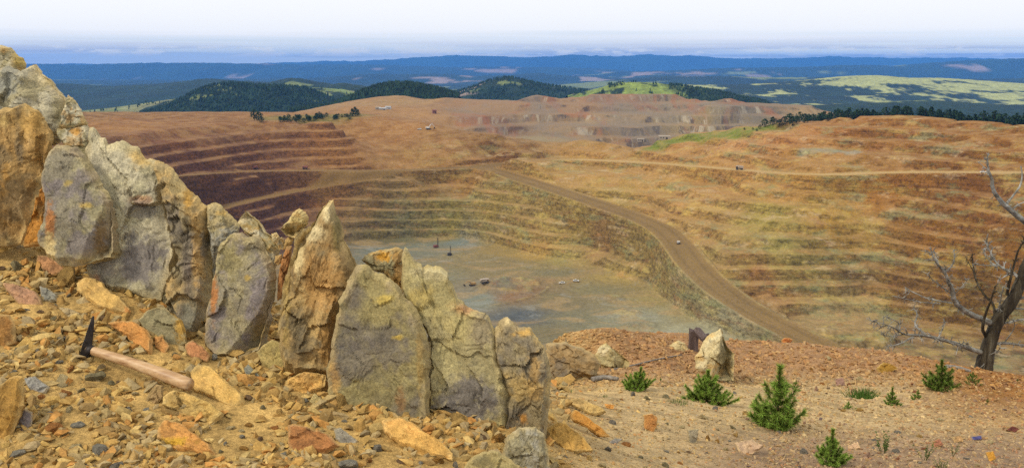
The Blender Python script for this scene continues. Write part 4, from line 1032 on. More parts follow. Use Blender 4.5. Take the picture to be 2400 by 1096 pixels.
# ---- the larger loose stones lying on the rubble, each as the picture shows it
LOOSE = [
 ([(90,599),(110,599),(131,611),(153,630),(153,641),(123,647),(99,633),(86,614)], (182,134,88), 'rust-pink oval flat stone under the left grey slab', 40),
 ([(178,665),(200,651),(219,652),(241,663),(263,685),(290,707),(307,726),(304,740),(246,729),(233,726),(208,704),(181,682)], (212,172,98), 'long pale tan slab with an orange end, above the hammer', 48),
 ([(93,671),(110,674),(134,691),(137,707),(104,708),(96,693)], (142,138,120), 'grey angular shard left of the long tan slab', 45),
 ([(8,666),(33,666),(71,677),(93,691),(101,715),(68,721),(44,715),(16,682)], (178,136,100), 'pinkish flat slab at the left edge of the rubble', 50),
 ([(137,721),(164,723),(194,737),(175,753),(153,737)], (170,150,106), 'grey-tan wedge shard above the hammer head', 50),
 ([(252,759),(285,751),(315,753),(345,773),(359,797),(356,830),(315,814),(304,795),(274,773)], (198,140,74), 'orange flat slab behind the hammer handle', 46),
 ([(361,789),(381,788),(398,811),(386,830),(364,814)], (190,138,78), 'small orange stone against the orange slab behind the handle', 44),
 ([(322,750),(347,726),(371,719),(388,720),(401,737),(423,745),(434,770),(439,806),(401,816),(360,800)], (142,132,96), 'grey boulder with an ochre right edge at the foot of the buttress', 30),
 ([(434,805),(451,797),(475,811),(493,832),(486,848),(459,846),(437,827)], (178,126,80), 'rust-brown oval stone below the second grey slab', 40),
 ([(445,871),(464,856),(492,857),(514,879),(546,904),(571,926),(574,947),(555,958),(527,950),(503,937),(453,920),(448,893)], (214,174,98), 'big pale tan slab at the end of the hammer handle', 50),
 ([(382,930),(410,914),(453,925),(492,944),(527,971),(497,996),(448,990),(418,963),(379,949)], (196,162,92), 'flaky grey-ochre slab under the butt of the hammer handle', 48),
 ([(371,1007),(385,982),(423,993),(464,1020),(492,1042),(511,1067),(486,1069),(437,1061),(396,1044),(368,1026)], (196,142,76), 'orange-topped slab with a yellow edge in the lower left rubble', 48),
 ([(338,944),(350,918),(366,900),(384,903),(382,933),(355,957)], (156,130,84), 'olive-brown stone left of the flaky slab', 40),
 ([(-40,905),(0,905),(33,881),(52,881),(59,919),(49,971),(27,1020),(11,1048),(-40,1062)], (170,130,64), 'tall tan stone cut by the left edge, lower corner', 22),
 ([(57,958),(77,964),(74,999),(55,1017),(33,1015),(40,985)], (126,116,108), 'dark purple-grey stone behind the tall tan stone in the lower left corner', 30),
 ([(55,886),(82,881),(118,908),(104,924),(68,913)], (148,144,132), 'blue-grey flat stone right of the tall corner stone', 46),
 ([(-30,737),(22,737),(36,759),(40,803),(16,816),(-30,816)], (156,114,60), 'brown block at the left edge level with the hammer head', 25),
 ([(676,996),(692,994),(730,1003),(775,1018),(797,1045),(766,1061),(719,1072),(685,1070),(674,1041)], (166,114,66), 'rust-brown block in front of the dark slab', 38),
 ([(781,1003),(797,1000),(820,1018),(842,1034),(833,1041),(797,1041),(786,1027)], (146,138,118), 'grey angular shard right of the rust-brown block', 48),
 ([(893,988),(934,978),(969,990),(1002,1015),(1040,1040),(1062,1062),(1060,1078),(1030,1070),(975,1061),(936,1044),(904,1015)], (212,166,90), 'long pale tan slab below the dark slab and the pale crag', 48),
 ([(1084,1100),(1101,1072),(1134,1056),(1166,1055),(1183,1067),(1221,1092),(1221,1130),(1084,1130)], (156,142,94), 'grey boulder cut by the bottom edge below the pale crag', 30),
 ([(600,824),(615,811),(637,794),(661,805),(672,838),(670,873),(642,878),(615,854)], (172,152,92), 'yellow-grey rounded stone at the foot of the tall fin', 28),
 ([(571,863),(582,852),(601,871),(612,884),(579,888)], (130,130,112), 'small grey-green shard in front of the second grey slab', 46),
 ([(649,940),(660,913),(685,920),(714,933),(714,953),(674,957),(651,957)], (156,126,72), 'brown lump below the crumbly pale rubble', 36),
 ([(665,902),(674,888),(712,870),(763,877),(761,906),(730,919),(696,928)], (208,164,90), 'crumbly pale yellow lump at the foot of the tall fin', 34),
 ([(725,940),(737,920),(754,935),(772,953),(748,962)], (176,156,102), 'pale ribbed stone left of the dark slab foot', 38),
 ([(1337,935),(1364,935),(1403,952),(1422,965),(1397,974),(1375,968),(1337,949)], (196,164,100), 'pale yellow slab on the sandy slope right of the crags', 50),
 ([(1334,971),(1345,960),(1375,976),(1408,1001),(1430,1023),(1408,1023),(1370,998),(1340,985)], (200,144,68), 'long orange bar-shaped stone right of the crags', 46),
 ([(1277,1004),(1304,987),(1326,993),(1370,1023),(1392,1056),(1353,1062),(1323,1060),(1282,1020)], (190,150,78), 'streaked ochre slab right of the low grey block', 44),
 ([(1509,971),(1529,968),(1542,979),(1539,1001),(1529,1016),(1509,1006)], (180,128,70), 'brown cube-shaped stone on the sandy slope', 26),
 ([(1610,1006),(1637,1003),(1634,1038),(1615,1040)], (146,136,110), 'grey upright wedge stone near the bottom edge', 24),
 ([(1722,1036),(1763,1029),(1790,1046),(1763,1063),(1735,1067)], (196,166,130), 'pale pinkish flat stone in front of the tallest seedling', 48),
 ([(1425,1037),(1441,1026),(1460,1028),(1442,1042)], (156,150,136), 'light grey stone below the orange bar-shaped stone', 46),
 ([(1416,945),(1440,948),(1438,958),(1420,956)], (206,146,70), 'small orange chip beside the pale yellow slab', 46),
 ([(2053,862),(2070,848),(2092,853),(2104,862),(2081,876),(2059,873)], (168,130,56), 'mustard boulder on the lip of the slope left of the dead tree', 24),
 ([(1955,886),(1977,884),(1982,903),(1960,907)], (156,124,106), 'mauve-grey stone left of the mustard boulder', 28),
 ([(2357,1007),(2371,997),(2390,1004),(2379,1013)], (112,64,54), 'maroon stone near the right edge', 46),
 ([(2275,1023),(2300,1020),(2302,1029),(2280,1032)], (84,84,128), 'small blue shard in the lower right gravel', 50),
 ([(2185,1034),(2201,1026),(2212,1042),(2190,1049)], (168,114,84), 'brown stone among the weeds at lower right', 40),
 ([(2310,1059),(2327,1056),(2335,1075),(2319,1082)], (194,140,54), 'yellow-orange stone in the lower right gravel', 46),
 ([(2234,1023),(2253,1020),(2258,1034),(2236,1038)], (182,146,96), 'tan stone left of the blue shard', 46),
 ([(1986,1044),(2010,1034),(2018,1050),(1990,1054)], (206,172,130), 'pale stone right of the lowest seedling', 44),
]
for k, (ol, rgb, lb, tl) in enumerate(LOOSE):
    p = np.array(ol, float)
    ymax = p[:, 1].max(); xc = p[:, 0].mean(); yc = p[:, 1].mean()
    h = fg_hit([xc], [min(ymax - 0.25 * (ymax - yc), 1125)])
    D = float(h[1][0]); D = D if D == D else 2.6
    # the plane of the stone passes through the ground at its lower edge
    tr = math.radians(tl)
    a, b = pix_dir(xc, ymax); g0 = np.array((a * D, D, b * D)); N = np.array((0, -math.cos(tr), math.sin(tr)))
    a, b = pix_dir(xc, yc); d = np.array((a, 1.0, b)); Dc = float((N @ g0) / (d @ N))
    c2 = tuple(int(v * q) for v, q in zip(rgb, (1.04, 1.03, 1.05))); c3 = tuple(int(v * q) for v, q in zip(rgb, (.80, .80, .84)))
    st = []
    if 'orange end' in lb: st = [(298, 728, 16, 14, (196,130,66), .8)]
    if 'ochre right edge' in lb: st = [(425, 765, 16, 34, (190,146,60), .8)]
    if 'yellow edge' in lb: st = [(400, 1035, 50, 14, (196,156,48), .8)]
    rock('loose_stone', ol, Dc, lb, 'stone', tilt=tl, tf=.22, tb=.42 if tl > 35 else .6, base=rgb, second=c2, third=c3, seed=100 + k, n=72, rings=14, mat=mat_stone, stains_and_shade=st, facets=4, rough=2.2 if 'crumbly' in lb else (1.3 if 'flaky' in lb else .75), jag=1.2, edge=.7, power=7)

# ---- hundreds of loose stones, counted one by one
def shard_proto(seed, sub=2, flat=0.45):
    r = np.random.default_rng(seed)
    bm = bmesh.new()
    bmesh.ops.create_icosphere(bm, subdivisions=sub, radius=1.0)
    V = np.array([v.co[:] for v in bm.verts]); F = np.array([[v.index for v in f.verts] for f in bm.faces]); bm.free()
    for _ in range(9):
        d = r.normal(size=3); d /= np.linalg.norm(d); o = r.uniform(0.42, 0.85)
        s = V @ d
        V = V - np.maximum(0, s - o)[:, None] * d
    V = V * np.array((1.0, r.uniform(0.55, 0.95), flat * r.uniform(0.6, 1.3)))
    V = V + 0.03 * r.normal(size=V.shape)
    return V, F
PAL_LEFT = [(198,160,92),(172,128,68),(158,140,104),(156,148,126),(136,128,114),(206,178,120),(192,120,56),(118,92,66),(180,142,84),(160,116,66)]
PAL_RED = [(192,148,100),(170,120,78),(152,106,74),(206,172,126),(142,106,84),(182,138,86),(196,156,104),(172,128,90)]
PAL_NEAR = [(198,168,126),(176,146,114),(156,126,110),(208,182,138),(170,112,80),(126,106,104),(188,150,100)]
STONE_COLOURS = [('yellow-tan',(204,164,94)),('ochre',(184,136,66)),('olive-grey',(160,146,106)),('light grey',(168,160,140)),('dark grey',(148,138,120)),('cream',(214,190,136)),('orange',(192,130,68)),('dark brown',(146,116,84)),('pinkish',(190,148,118)),('rust-red',(164,106,70)),('mauve',(164,138,128))]
ZONE_COLOURS = [(0,1,2,3,4,5,6,7),(1,6,9,5,8,7),(5,8,10,0,9,4,3)]
def stone_colour_material(name, rgb):
    def build(nt, b):
        t = nnode(nt, 'ShaderNodeTexCoord')
        n0 = noise_node(nt, 1.1, 4, .6, t.outputs['Object'], .5)
        c0 = tuple(lin(rgb) * ALB); c1 = tuple(lin([v * .82 for v in rgb]) * ALB)
        c = ramp_node(nt, n0.outputs[0], [(.35, c1), (.6, c0)]).outputs[0]
        for sc, lo, hi in ((2.4, .84, 1.2), (9.0, .80, 1.22)):
            n = noise_node(nt, sc, 5, 0.66, t.outputs['Object'], 0.3)
            c = mix_node(nt, 1.0, c, ramp_node(nt, n.outputs[0], [(.3, (lo,) * 3), (.7, (hi,) * 3)]).outputs[0], 'MULTIPLY')
        nt.links.new(c, b.inputs['Base Color'])
        bump_node(nt, b, noise_node(nt, 6.0, 6, 0.7, t.outputs['Object']).outputs[0], 0.7, 0.12)
    return material(name, build)
STONE_MATS = [stone_colour_material('stone_' + n.replace('-', '_').replace(' ', '_'), c) for n, c in STONE_COLOURS]
rng = np.random.default_rng(77)
PROTO = [shard_proto(300 + k, 2, 0.5 if k < 10 else 0.85) for k in range(14)]
PROTO_ME = {}
def stone_mesh(k, ci):
    if (k, ci) not in PROTO_ME:
        me = mesh_from('loose_stone', *PROTO[k], smooth=False)
        me.materials.append(STONE_MATS[ci])
        PROTO_ME[(k, ci)] = me
    return PROTO_ME[(k, ci)]
TRACED = [np.array(l[0], float) for l in LOOSE]
def clear_of_traced(px, py, m=4):
    for q in TRACED:
        if q[:, 0].min() - m < px < q[:, 0].max() + m and q[:, 1].min() - m < py < q[:, 1].max() + m:
            return False
    return not (185 < px < 455 and 740 < py < 915 and abs((py - 822) - (px - 210) * 0.35) < 45)
def pick(count, box, smin, smax):
    o = []
    while len(o) < count:
        px = rng.uniform(box[0], box[1]); py = rng.uniform(box[2], box[3])
        if clear_of_traced(px, py):
            s = smin + (smax - smin) * rng.random() ** 2.2
            if all((px - q[0]) ** 2 + ((py - q[1]) * 1.5) ** 2 > (0.55 * (s + q[2])) ** 2 for q in o):
                o.append((px, py, s))
    return o
BATCH = [
 (pick(80, (0, 520, 620, 900), 18, 62), 0, 'loose shard among the ochre rubble behind and around the hammer', 'shards around the hammer'),
 (pick(72, (0, 900, 900, 1096), 18, 66), 0, 'loose shard in the ochre rubble along the bottom left', 'shards in the bottom left rubble'),
 (pick(28, (880, 1300, 985, 1096), 16, 50), 0, 'loose shard in the rubble at the foot of the crags', 'shards below the crags'),
 (pick(40, (1290, 1750, 920, 1096), 12, 32), 0, 'loose stone on the sandy slope between crags and seedlings', 'stones on the sandy slope'),
 (pick(45, (1750, 2400, 960, 1096), 12, 30), 2, 'loose stone in the mixed gravel at lower right', 'stones in the lower right gravel'),
 (pick(35, (1900, 2180, 835, 925), 10, 22), 1, 'reddish stone on the slope below the lip at right', 'reddish stones on the right slope'),
]
LANDMARKS = [(225,690,'long pale tan slab'),(115,690,'grey angular shard'),(120,625,'rust-pink oval stone'),(55,690,'pinkish flat slab'),(165,738,'grey-tan wedge shard'),(320,790,'orange slab behind the handle'),(380,765,'grey boulder'),(462,822,'rust-brown oval stone'),
 (510,905,'big pale tan slab'),(455,955,'flaky slab'),(435,1025,'orange-topped slab'),(361,928,'olive-brown stone'),(20,960,'tall corner stone'),(85,900,'blue-grey flat stone'),(10,775,'brown edge block'),(730,1033,'rust-brown block'),(812,1022,'grey angular shard by the rust block'),(975,1025,'long slab below the crags'),
 (1150,1090,'bottom edge boulder'),(640,840,'yellow-grey stone by the fin'),(592,872,'grey-green shard'),(682,940,'brown lump'),(714,897,'crumbly pale lump'),(748,942,'pale ribbed stone'),(1380,955,'pale yellow slab'),(1382,992,'orange bar-shaped stone'),(1330,1025,'streaked ochre slab'),(1525,992,'brown cube stone'),
 (1625,1022,'grey wedge stone'),(1755,1048,'pale pinkish flat stone'),(1442,1034,'light grey stone below the bar'),(2077,862,'mustard boulder'),(1968,895,'mauve-grey stone'),(2374,1005,'maroon stone'),(2288,1026,'blue shard'),(2198,1038,'brown stone among weeds'),(2322,1069,'yellow-orange stone'),(2245,1029,'tan stone'),
 (205,790,'hammer head'),(330,865,'hammer handle'),(1820,960,'tallest seedling'),(1655,915,'broad middle seedling'),(1945,1050,'lowest seedling'),(2205,875,'seedling by the dead tree'),(2090,925,'thin upright seedling'),(2020,920,'grass tuft'),(1240,1050,'low grey block'),(1690,840,'standing stone')]
n_stone = 0
SEEN = {}
for items, mi, lb, gr in BATCH:
    X, Y, Z = fg_hit([q[0] for q in items], [q[1] for q in items])
    for (px, py, s), x, y, z in zip(items, X, Y, Z):
        if not (x == x):
            continue
        ci = ZONE_COLOURS[mi][int(rng.integers(len(ZONE_COLOURS[mi])))]
        k = n_stone % 14
        n_stone += 1
        best = sorted(LANDMARKS, key=lambda q: (q[0] - px) ** 2 + (1.4 * (q[1] - py)) ** 2)
        size = 'tiny' if s < 15 else 'small' if s < 24 else 'medium'
        shape = 'flat shard' if k < 10 else 'chunky stone'
        for lm in best[:4]:
            dx, dy = px - lm[0], (py - lm[1]) * 1.4
            where = ('right of' if dx > 0 else 'left of') if abs(dx) > abs(dy) else ('below' if dy > 0 else 'above')
            near = 'close ' if math.hypot(dx, dy) < 55 else ''
            text = f'{size} {STONE_COLOURS[ci][0]} {shape} {near}{where} the {lm[2]}'
            if text not in SEEN:
                break
        SEEN[text] = 1
        o = link('loose_stone', stone_mesh(k, ci), None, None, text, 'stone', gr)
        r = 0.5 * s * y / FPX
        o.location = (x, y, z + r * rng.uniform(0.05, 0.28))
        o.scale = (r, r * rng.uniform(.8, 1.2), r * rng.uniform(.8, 1.3))
        o.rotation_euler = (rng.normal(0, .35) + .25, rng.normal(0, .35), rng.uniform(0, 6.28))

# ---- the gravel itself: nobody could count it
def ico(seed):
    r = np.random.default_rng(seed)
    p = (1 + 5 ** .5) / 2
    V = np.array([(-1,p,0),(1,p,0),(-1,-p,0),(1,-p,0),(0,-1,p),(0,1,p),(0,-1,-p),(0,1,-p),(p,0,-1),(p,0,1),(-p,0,-1),(-p,0,1)]) / 1.9
    F = np.array([(0,11,5),(0,5,1),(0,1,7),(0,7,10),(0,10,11),(1,5,9),(5,11,4),(11,10,2),(10,7,6),(7,1,8),(3,9,4),(3,4,2),(3,2,6),(3,6,8),(3,8,9),(4,9,5),(2,4,11),(6,2,10),(8,6,7),(9,8,1)])
    for _ in range(5):
        d = r.normal(size=3); d /= np.linalg.norm(d); o = r.uniform(.18, .6)
        V = V - np.maximum(0, V @ d - o)[:, None] * d
    return V * np.array((1.25, r.uniform(.55, 1.0), r.uniform(.28, .62))) + .05 * r.normal(size=V.shape), F
def pebbles(name, count, box, smin, smax, pal, label, powr=3.2, ok=None, tiltsd=.45):
    px = rng.uniform(box[0], box[1], count); py = rng.uniform(box[2], box[3], count)
    X, Y, Z = fg_hit(px, py)
    m = ~np.isnan(X)
    if ok is not None:
        m &= ok(px, py)
    X, Y, Z, px, py = X[m], Y[m], Z[m], px[m], py[m]
    n = len(X)
    s = (smin + (smax - smin) * rng.random(n) ** powr) * 0.5 * Y / FPX
    P = np.array([lin(c) for c in pal])[rng.integers(0, len(pal), n)] * ALB * 1.12 * rng.uniform(.65, 1.25, (n, 1))
    zc_ = zone_colour(X, Y) * ALB
    P = (P * .5 + zc_ * .5 * rng.uniform(.7, 1.2, (n, 1))) * np.array((.98, .99, .92))
    ax = rng.normal(.2, tiltsd, n); ay = rng.normal(0, tiltsd, n); az = rng.uniform(0, 6.283, n)
    VV = []; FF = []; CC = []; off = 0
    protos = [ico(900 + k) for k in range(16)]
    pk = rng.integers(0, 16, n)
    for k, (V, F) in enumerate(protos):
        q = np.nonzero(pk == k)[0]
        if not len(q): continue
        cx, sx, cy, sy, cz, sz = np.cos(ax[q]), np.sin(ax[q]), np.cos(ay[q]), np.sin(ay[q]), np.cos(az[q]), np.sin(az[q])
        v = V[None] * s[q][:, None, None]
        x, y, z = v[..., 0], v[..., 1], v[..., 2]
        x, y = x * cz[:, None] - y * sz[:, None], x * sz[:, None] + y * cz[:, None]
        y, z = y * cx[:, None] - z * sx[:, None], y * sx[:, None] + z * cx[:, None]
        x, z = x * cy[:, None] + z * sy[:, None], -x * sy[:, None] + z * cy[:, None]
        W = np.stack([x + X[q][:, None], y + Y[q][:, None], z + (Z[q] + s[q] * rng.uniform(-.05, .25, len(q)))[:, None]], -1)
        VV.append(W.reshape(-1, 3)); FF.append((F[None] + (np.arange(len(q)) * 12)[:, None, None] + off).reshape(-1, 3)); CC.append(np.repeat(P[q], 12, 0))
        off += len(q) * 12
    me = mesh_from(name, np.concatenate(VV), np.concatenate(FF), np.clip(np.concatenate(CC), .01, .8), smooth=False)
    link(name, me, mat_peb, kind='stuff', label=label, cat='gravel')
mat_peb = colattr_material('pebbles', [(40.0, 0.75, 1.2), (200.0, 0.75, 1.22)], bump=(160.0, 0.5, 0.004))
pebbles('rubble', 24000, (-40, 1330, 560, 1110), 5, 58, PAL_LEFT, 'ochre and grey rubble around the feet of the rock fins', ok=lambda px, py: fbm(px / 90, py / 55, oct=3, seed=3) + rng.normal(0, .22, len(px)) > -.08)
pebbles('fine_gravel', 6000, (1200, 1900, 880, 1110), 4, 14, PAL_LEFT + PAL_NEAR, 'sandy gravel between the crags and the seedlings')
pebbles('slope_gravel', 11000, (1270, 2420, 770, 905), 5, 19, PAL_RED, 'orange-red gravel on the slope up to the lip')
pebbles('mixed_gravel', 8000, (1800, 2430, 890, 1110), 5, 17, PAL_NEAR, 'mixed pinkish gravel at lower right')

# ================================================================ shape helpers for the made and the grown things
def tube(path, radii, sides=8, cap=True, noise=0.0, seed=0):
    P = np.asarray(path, float); R = np.asarray(radii, float) * np.ones(len(P))
    T = np.gradient(P, axis=0); T /= np.linalg.norm(T, axis=1, keepdims=True) + 1e-12
    u = np.cross(T[0], (0.3, 1, 0.2)); u /= np.linalg.norm(u)
    V = []
    r = np.random.default_rng(seed)
    prof = 1 + noise * r.normal(size=sides)
    for i in range(len(P)):
        u = u - T[i] * (u @ T[i]); u /= np.linalg.norm(u) + 1e-12
        w = np.cross(T[i], u)
        a = np.linspace(0, 2 * np.pi, sides, endpoint=False)
        q = prof * (1 + noise * .6 * r.normal(size=sides))
        V.append(P[i] + (np.cos(a) * q)[:, None] * u * R[i] + (np.sin(a) * q)[:, None] * w * R[i])
    n = len(P)
    V = np.concatenate(V)
    i = np.arange(sides); i2 = (i + 1) % sides
    F = np.concatenate([np.stack([k * sides + i, k * sides + i2, (k + 1) * sides + i2, (k + 1) * sides + i], 1) for k in range(n - 1)])
    if cap:
        V = np.concatenate([V, P[:1], P[-1:]])
        a, b = n * sides, n * sides + 1
        F = np.concatenate([F, np.stack([i2, i, np.full(sides, a), np.full(sides, a)], 1), np.stack([(n - 1) * sides + i, (n - 1) * sides + i2, np.full(sides, b), np.full(sides, b)], 1)])
    return V, F
def join(parts):
    VV = []; FF = []; n = 0
    for V, F in parts:
        VV.append(np.asarray(V, float)); FF.append(np.asarray(F, int) + n); n += len(V)
    k = max(f.shape[1] for f in FF)
    FF = [f if f.shape[1] == k else np.concatenate([f, f[:, -1:]], 1) for f in FF]
    return np.concatenate(VV), np.concatenate(FF)
def clean_mesh(name, V, F, smooth=True, cols=None):
    """faces may repeat their last corner (triangles in a quad list)"""
    me = bpy.data.meshes.new(name)
    me.from_pydata([tuple(v) for v in V], [], [tuple(f[:3]) if len(f) == 4 and f[2] == f[3] else tuple(f) for f in F.tolist()])
    me.polygons.foreach_set('use_smooth', np.full(len(me.polygons), smooth, bool))
    if cols is not None:
        at = me.color_attributes.new('Col', 'FLOAT_COLOR', 'POINT')
        c4 = np.ones((len(V), 4), np.float32); c4[:, :3] = cols
        at.data.foreach_set('color', c4.ravel())
    me.update()
    return me
def box(cx, cy, cz, sx, sy, sz, tx=1.0, ty=1.0):
    """box with its top scaled by tx, ty"""
    V = []
    for z, fx, fy in ((cz - sz / 2, 1, 1), (cz + sz / 2, tx, ty)):
        for x, y in ((-1, -1), (1, -1), (1, 1), (-1, 1)):
            V.append((cx + x * sx / 2 * fx, cy + y * sy / 2 * fy, z))
    return np.array(V), np.array([(3, 2, 1, 0), (4, 5, 6, 7), (0, 1, 5, 4), (1, 2, 6, 5), (2, 3, 7, 6), (3, 0, 4, 7)])
def prism(poly, y0, y1):
    """polygon in x, z drawn out along y"""
    n = len(poly)
    V = np.array([(x, y0, z) for x, z in poly] + [(x, y1, z) for x, z in poly])
    F = [(i, (i + 1) % n, n + (i + 1) % n, n + i) for i in range(n)]
    F += [(0, n - 1 - k, n - 2 - k, n - 2 - k) for k in range(1, n - 1) if n - 2 - k > 0]
    F += [(n, n + k, n + k + 1, n + k + 1) for k in range(1, n - 1)]
    return V, np.array(F)
def wheel(x, y, z, r, w):
    a = np.linspace(0, 2 * np.pi, 14, endpoint=False)
    V = np.concatenate([np.stack([x + q * r * np.cos(a), np.full(14, yy), z + q * r * np.sin(a)], 1) for q, yy in ((.55, y - w * .35), (.92, y - w / 2), (1, y - w * .35), (1, y + w * .35), (.92, y + w / 2), (.55, y + w * .35))])
    i = np.arange(14); i2 = (i + 1) % 14
    F = np.concatenate([np.stack([k * 14 + i, k * 14 + i2, (k + 1) * 14 + i2, (k + 1) * 14 + i], 1) for k in range(5)])
    V = np.concatenate([V, [[x, y - w * .2, z], [x, y + w * .2, z]]])
    F = np.concatenate([F, np.stack([i2, i, np.full(14, 84), np.full(14, 84)], 1), np.stack([70 + i, 70 + i2, np.full(14, 85), np.full(14, 85)], 1)])
    return V, F
def thing(name, label, cat, loc, rotz=0.0, group=None):
    o = bpy.data.objects.new(name, None); COL.objects.link(o)
    o.location = loc; o.rotation_euler = (0, 0, rotz); o.empty_display_size = 0.1
    o['label'] = label; o['category'] = cat
    if group: o['group'] = group
    return o
def part(name, VF, mat, parent, smooth=False, label=None):
    me = clean_mesh(name, *VF, smooth=smooth)
    o = link(name, me, mat, parent)
    if label: o['label'] = label
    return o

# ================================================================ geologist's hammer
def hammer():
    def wood_build(nt, b):
        t = nnode(nt, 'ShaderNodeTexCoord')
        m = nnode(nt, 'ShaderNodeMapping'); m.inputs['Scale'].default_value = (10, 70, 70)
        nt.links.new(t.outputs['Object'], m.inputs[0])
        n = noise_node(nt, 1.0, 5, .6, m.outputs[0], .3)
        r = ramp_node(nt, n.outputs[0], [(.3, (.26, .13, .055)), (.5, (.46, .28, .13)), (.7, (.58, .40, .22))])
        nt.links.new(r.outputs[0], b.inputs['Base Color'])
        b.inputs['Roughness'].default_value = .45; b.inputs['Specular IOR Level'].default_value = .4
    def steel_build(nt, b):
        t = nnode(nt, 'ShaderNodeTexCoord')
        n = noise_node(nt, 60, 6, .65, t.outputs['Object'])
        r = ramp_node(nt, n.outputs[0], [(.35, (.018, .015, .014)), (.62, (.050, .042, .038)), (.75, (.10, .065, .045))])
        nt.links.new(r.outputs[0], b.inputs['Base Color'])
        b.inputs['Roughness'].default_value = .55; b.inputs['Metallic'].default_value = .4
    wood = material('hammer_wood', wood_build); steel = material('hammer_steel', steel_build)
    A = pix(206, 818, 2.66); B = pix(447, 903, 2.52)
    root = thing('hammer', 'geologist hammer with dark steel pick head and plain wooden handle on the rubble', 'hammer', tuple(A))
    ax = B - A; L = np.linalg.norm(ax); ax /= L
    # oval handle, thicker towards the butt
    t = np.array([0, .04, .12, .25, .4, .55, .7, .84, .94, .985, 1.0])
    rr = np.array([.0125, .0135, .0145, .0150, .0160, .0172, .0186, .0198, .0205, .0195, .0165])
    path = [ax * L * q + np.array((0, 0, .006 * math.sin(q * 3))) for q in t]
    V, F = tube(path, rr, 18)
    part('handle', (V, F), wood, root, True)
    # head: chisel tip at the top, square face at the bottom, profile as seen
    prof = [(219, 740), (216, 756), (212, 775), (208, 795), (204, 812), (201, 824), (197, 836)]
    half = [2.0, 5.0, 7.5, 9.5, 11.5, 11.5, 11.0]
    dep = [.004, .007, .010, .0125, .014, .014, .0135]
    Ds = [2.655, 2.658, 2.662, 2.668, 2.67, 2.672, 2.675]
    V = []
    for (px, py), h, d, D in zip(prof, half, dep, Ds):
        for sx, sd in ((-1, -1), (1, -1), (1, 1), (-1, 1)):
            V.append(pix(px + sx * h, py + sx * h * .32, D + sd * d) - A)
    V = np.array(V); n = len(prof)
    i = np.arange(4); i2 = (i + 1) % 4
    F = [np.stack([k * 4 + i, k * 4 + i2, (k + 1) * 4 + i2, (k + 1) * 4 + i], 1) for k in range(n - 1)]
    F = np.concatenate(F + [np.array([(3, 2, 1, 0)]), np.array([((n - 1) * 4, (n - 1) * 4 + 1, (n - 1) * 4 + 2, (n - 1) * 4 + 3)])])
    F = F[:, ::-1]
    o = part('head', (V, F), steel, root)
    bv = o.modifiers.new('bevel', 'BEVEL'); bv.width = .0022; bv.segments = 2
    # eye collar where the handle enters the head
    part('collar', tube([ax * .004, ax * .022], [.017, .016], 12), steel, root, True)
hammer()

# ================================================================ weathered timber beside the standing stone
def timber_build(nt, b):
    t = nnode(nt, 'ShaderNodeTexCoord')
    m = nnode(nt, 'ShaderNodeMapping'); m.inputs['Scale'].default_value = (60, 60, 5)
    nt.links.new(t.outputs['Object'], m.inputs[0])
    n = noise_node(nt, 1.0, 6, .65, m.outputs[0], .4)
    r = ramp_node(nt, n.outputs[0], [(.3, (.045, .030, .026)), (.55, (.12, .085, .075)), (.75, (.22, .17, .15))])
    nt.links.new(r.outputs[0], b.inputs['Base Color'])
    bump_node(nt, b, n.outputs[0], .8, .01)
mat_timber = material('weathered_timber', timber_build)
def greywood_build(nt, b):
    t = nnode(nt, 'ShaderNodeTexCoord')
    n = noise_node(nt, 26.0, 6, .65, t.outputs['Object'], .4)
    r = ramp_node(nt, n.outputs[0], [(.3, (.10, .085, .07)), (.55, (.24, .21, .17)), (.75, (.40, .36, .31))])
    nt.links.new(r.outputs[0], b.inputs['Base Color'])
    bump_node(nt, b, n.outputs[0], .7, .008)
mat_greywood = material('silver_deadwood', greywood_build)
def timber():
    D = 8.9
    foot = pix(1624, 832, D)
    root = thing('wooden_post', 'short broken dark brown wooden post with a brace, beside the standing stone', 'post', tuple(foot))
    k = D / FPX
    w = 21 * k; h = 64 * k
    V, F = box(0, 0, h / 2 - .02, w, w * .9, h + .04)
    V[4:, 2] += np.array((-.004, .012, -.02, .015)) ; V[4:, 0] *= .95
    part('post', (V, F), mat_timber, root)
    p0 = pix(1634, 775, D) - foot; p1 = pix(1654, 796, D - .25) - foot
    part('brace', tube([p0, (p0 + p1) / 2, p1], [.045, .042, .036], 6, noise=.08), mat_timber, root)
    p0 = pix(1644, 792, D + .05) - foot; p1 = pix(1660, 782, D + .2) - foot
    part('splinter', tube([p0, p1], [.03, .012], 5, noise=.1), mat_timber, root)
    def log(name, pts, Dl, rad, label, cat='log'):
        P = []
        for (px, py) in pts:
            x, y, z = fg_hit([px], [py]); y = float(y[0]) if y[0] == y[0] else Dl
            P.append(pix(px, py, y * .995) + np.array((0, 0, rad * .6)))
        P = np.array(P)
        V, F = tube(chaikin(P, 2), np.linspace(rad, rad * .6, len(chaikin(P, 2))), 7, noise=.06)
        link(name, clean_mesh(name, V - P[0], F), mat_greywood, None, label, cat, loc=tuple(P[0]))
    log('fallen_pole', [(1432, 868), (1480, 858), (1540, 842), (1598, 832)], 8, .009, 'long thin grey pole lying up the gravel left of the post')
    log('dark_root', [(1362, 876), (1385, 868), (1412, 856)], 7, .020, 'dark root lying below the pale tan pointed stone', 'root')
    log('broken_plank', [(1388, 893), (1416, 887), (1448, 891)], 6.5, .022, 'short broken plank in front of the pale tan pointed stone', 'plank')
    log('bleached_branch', [(2218, 862), (2245, 864), (2272, 872)], 13, .035, 'bleached branch lying at the foot of the dead tree', 'branch')
timber()

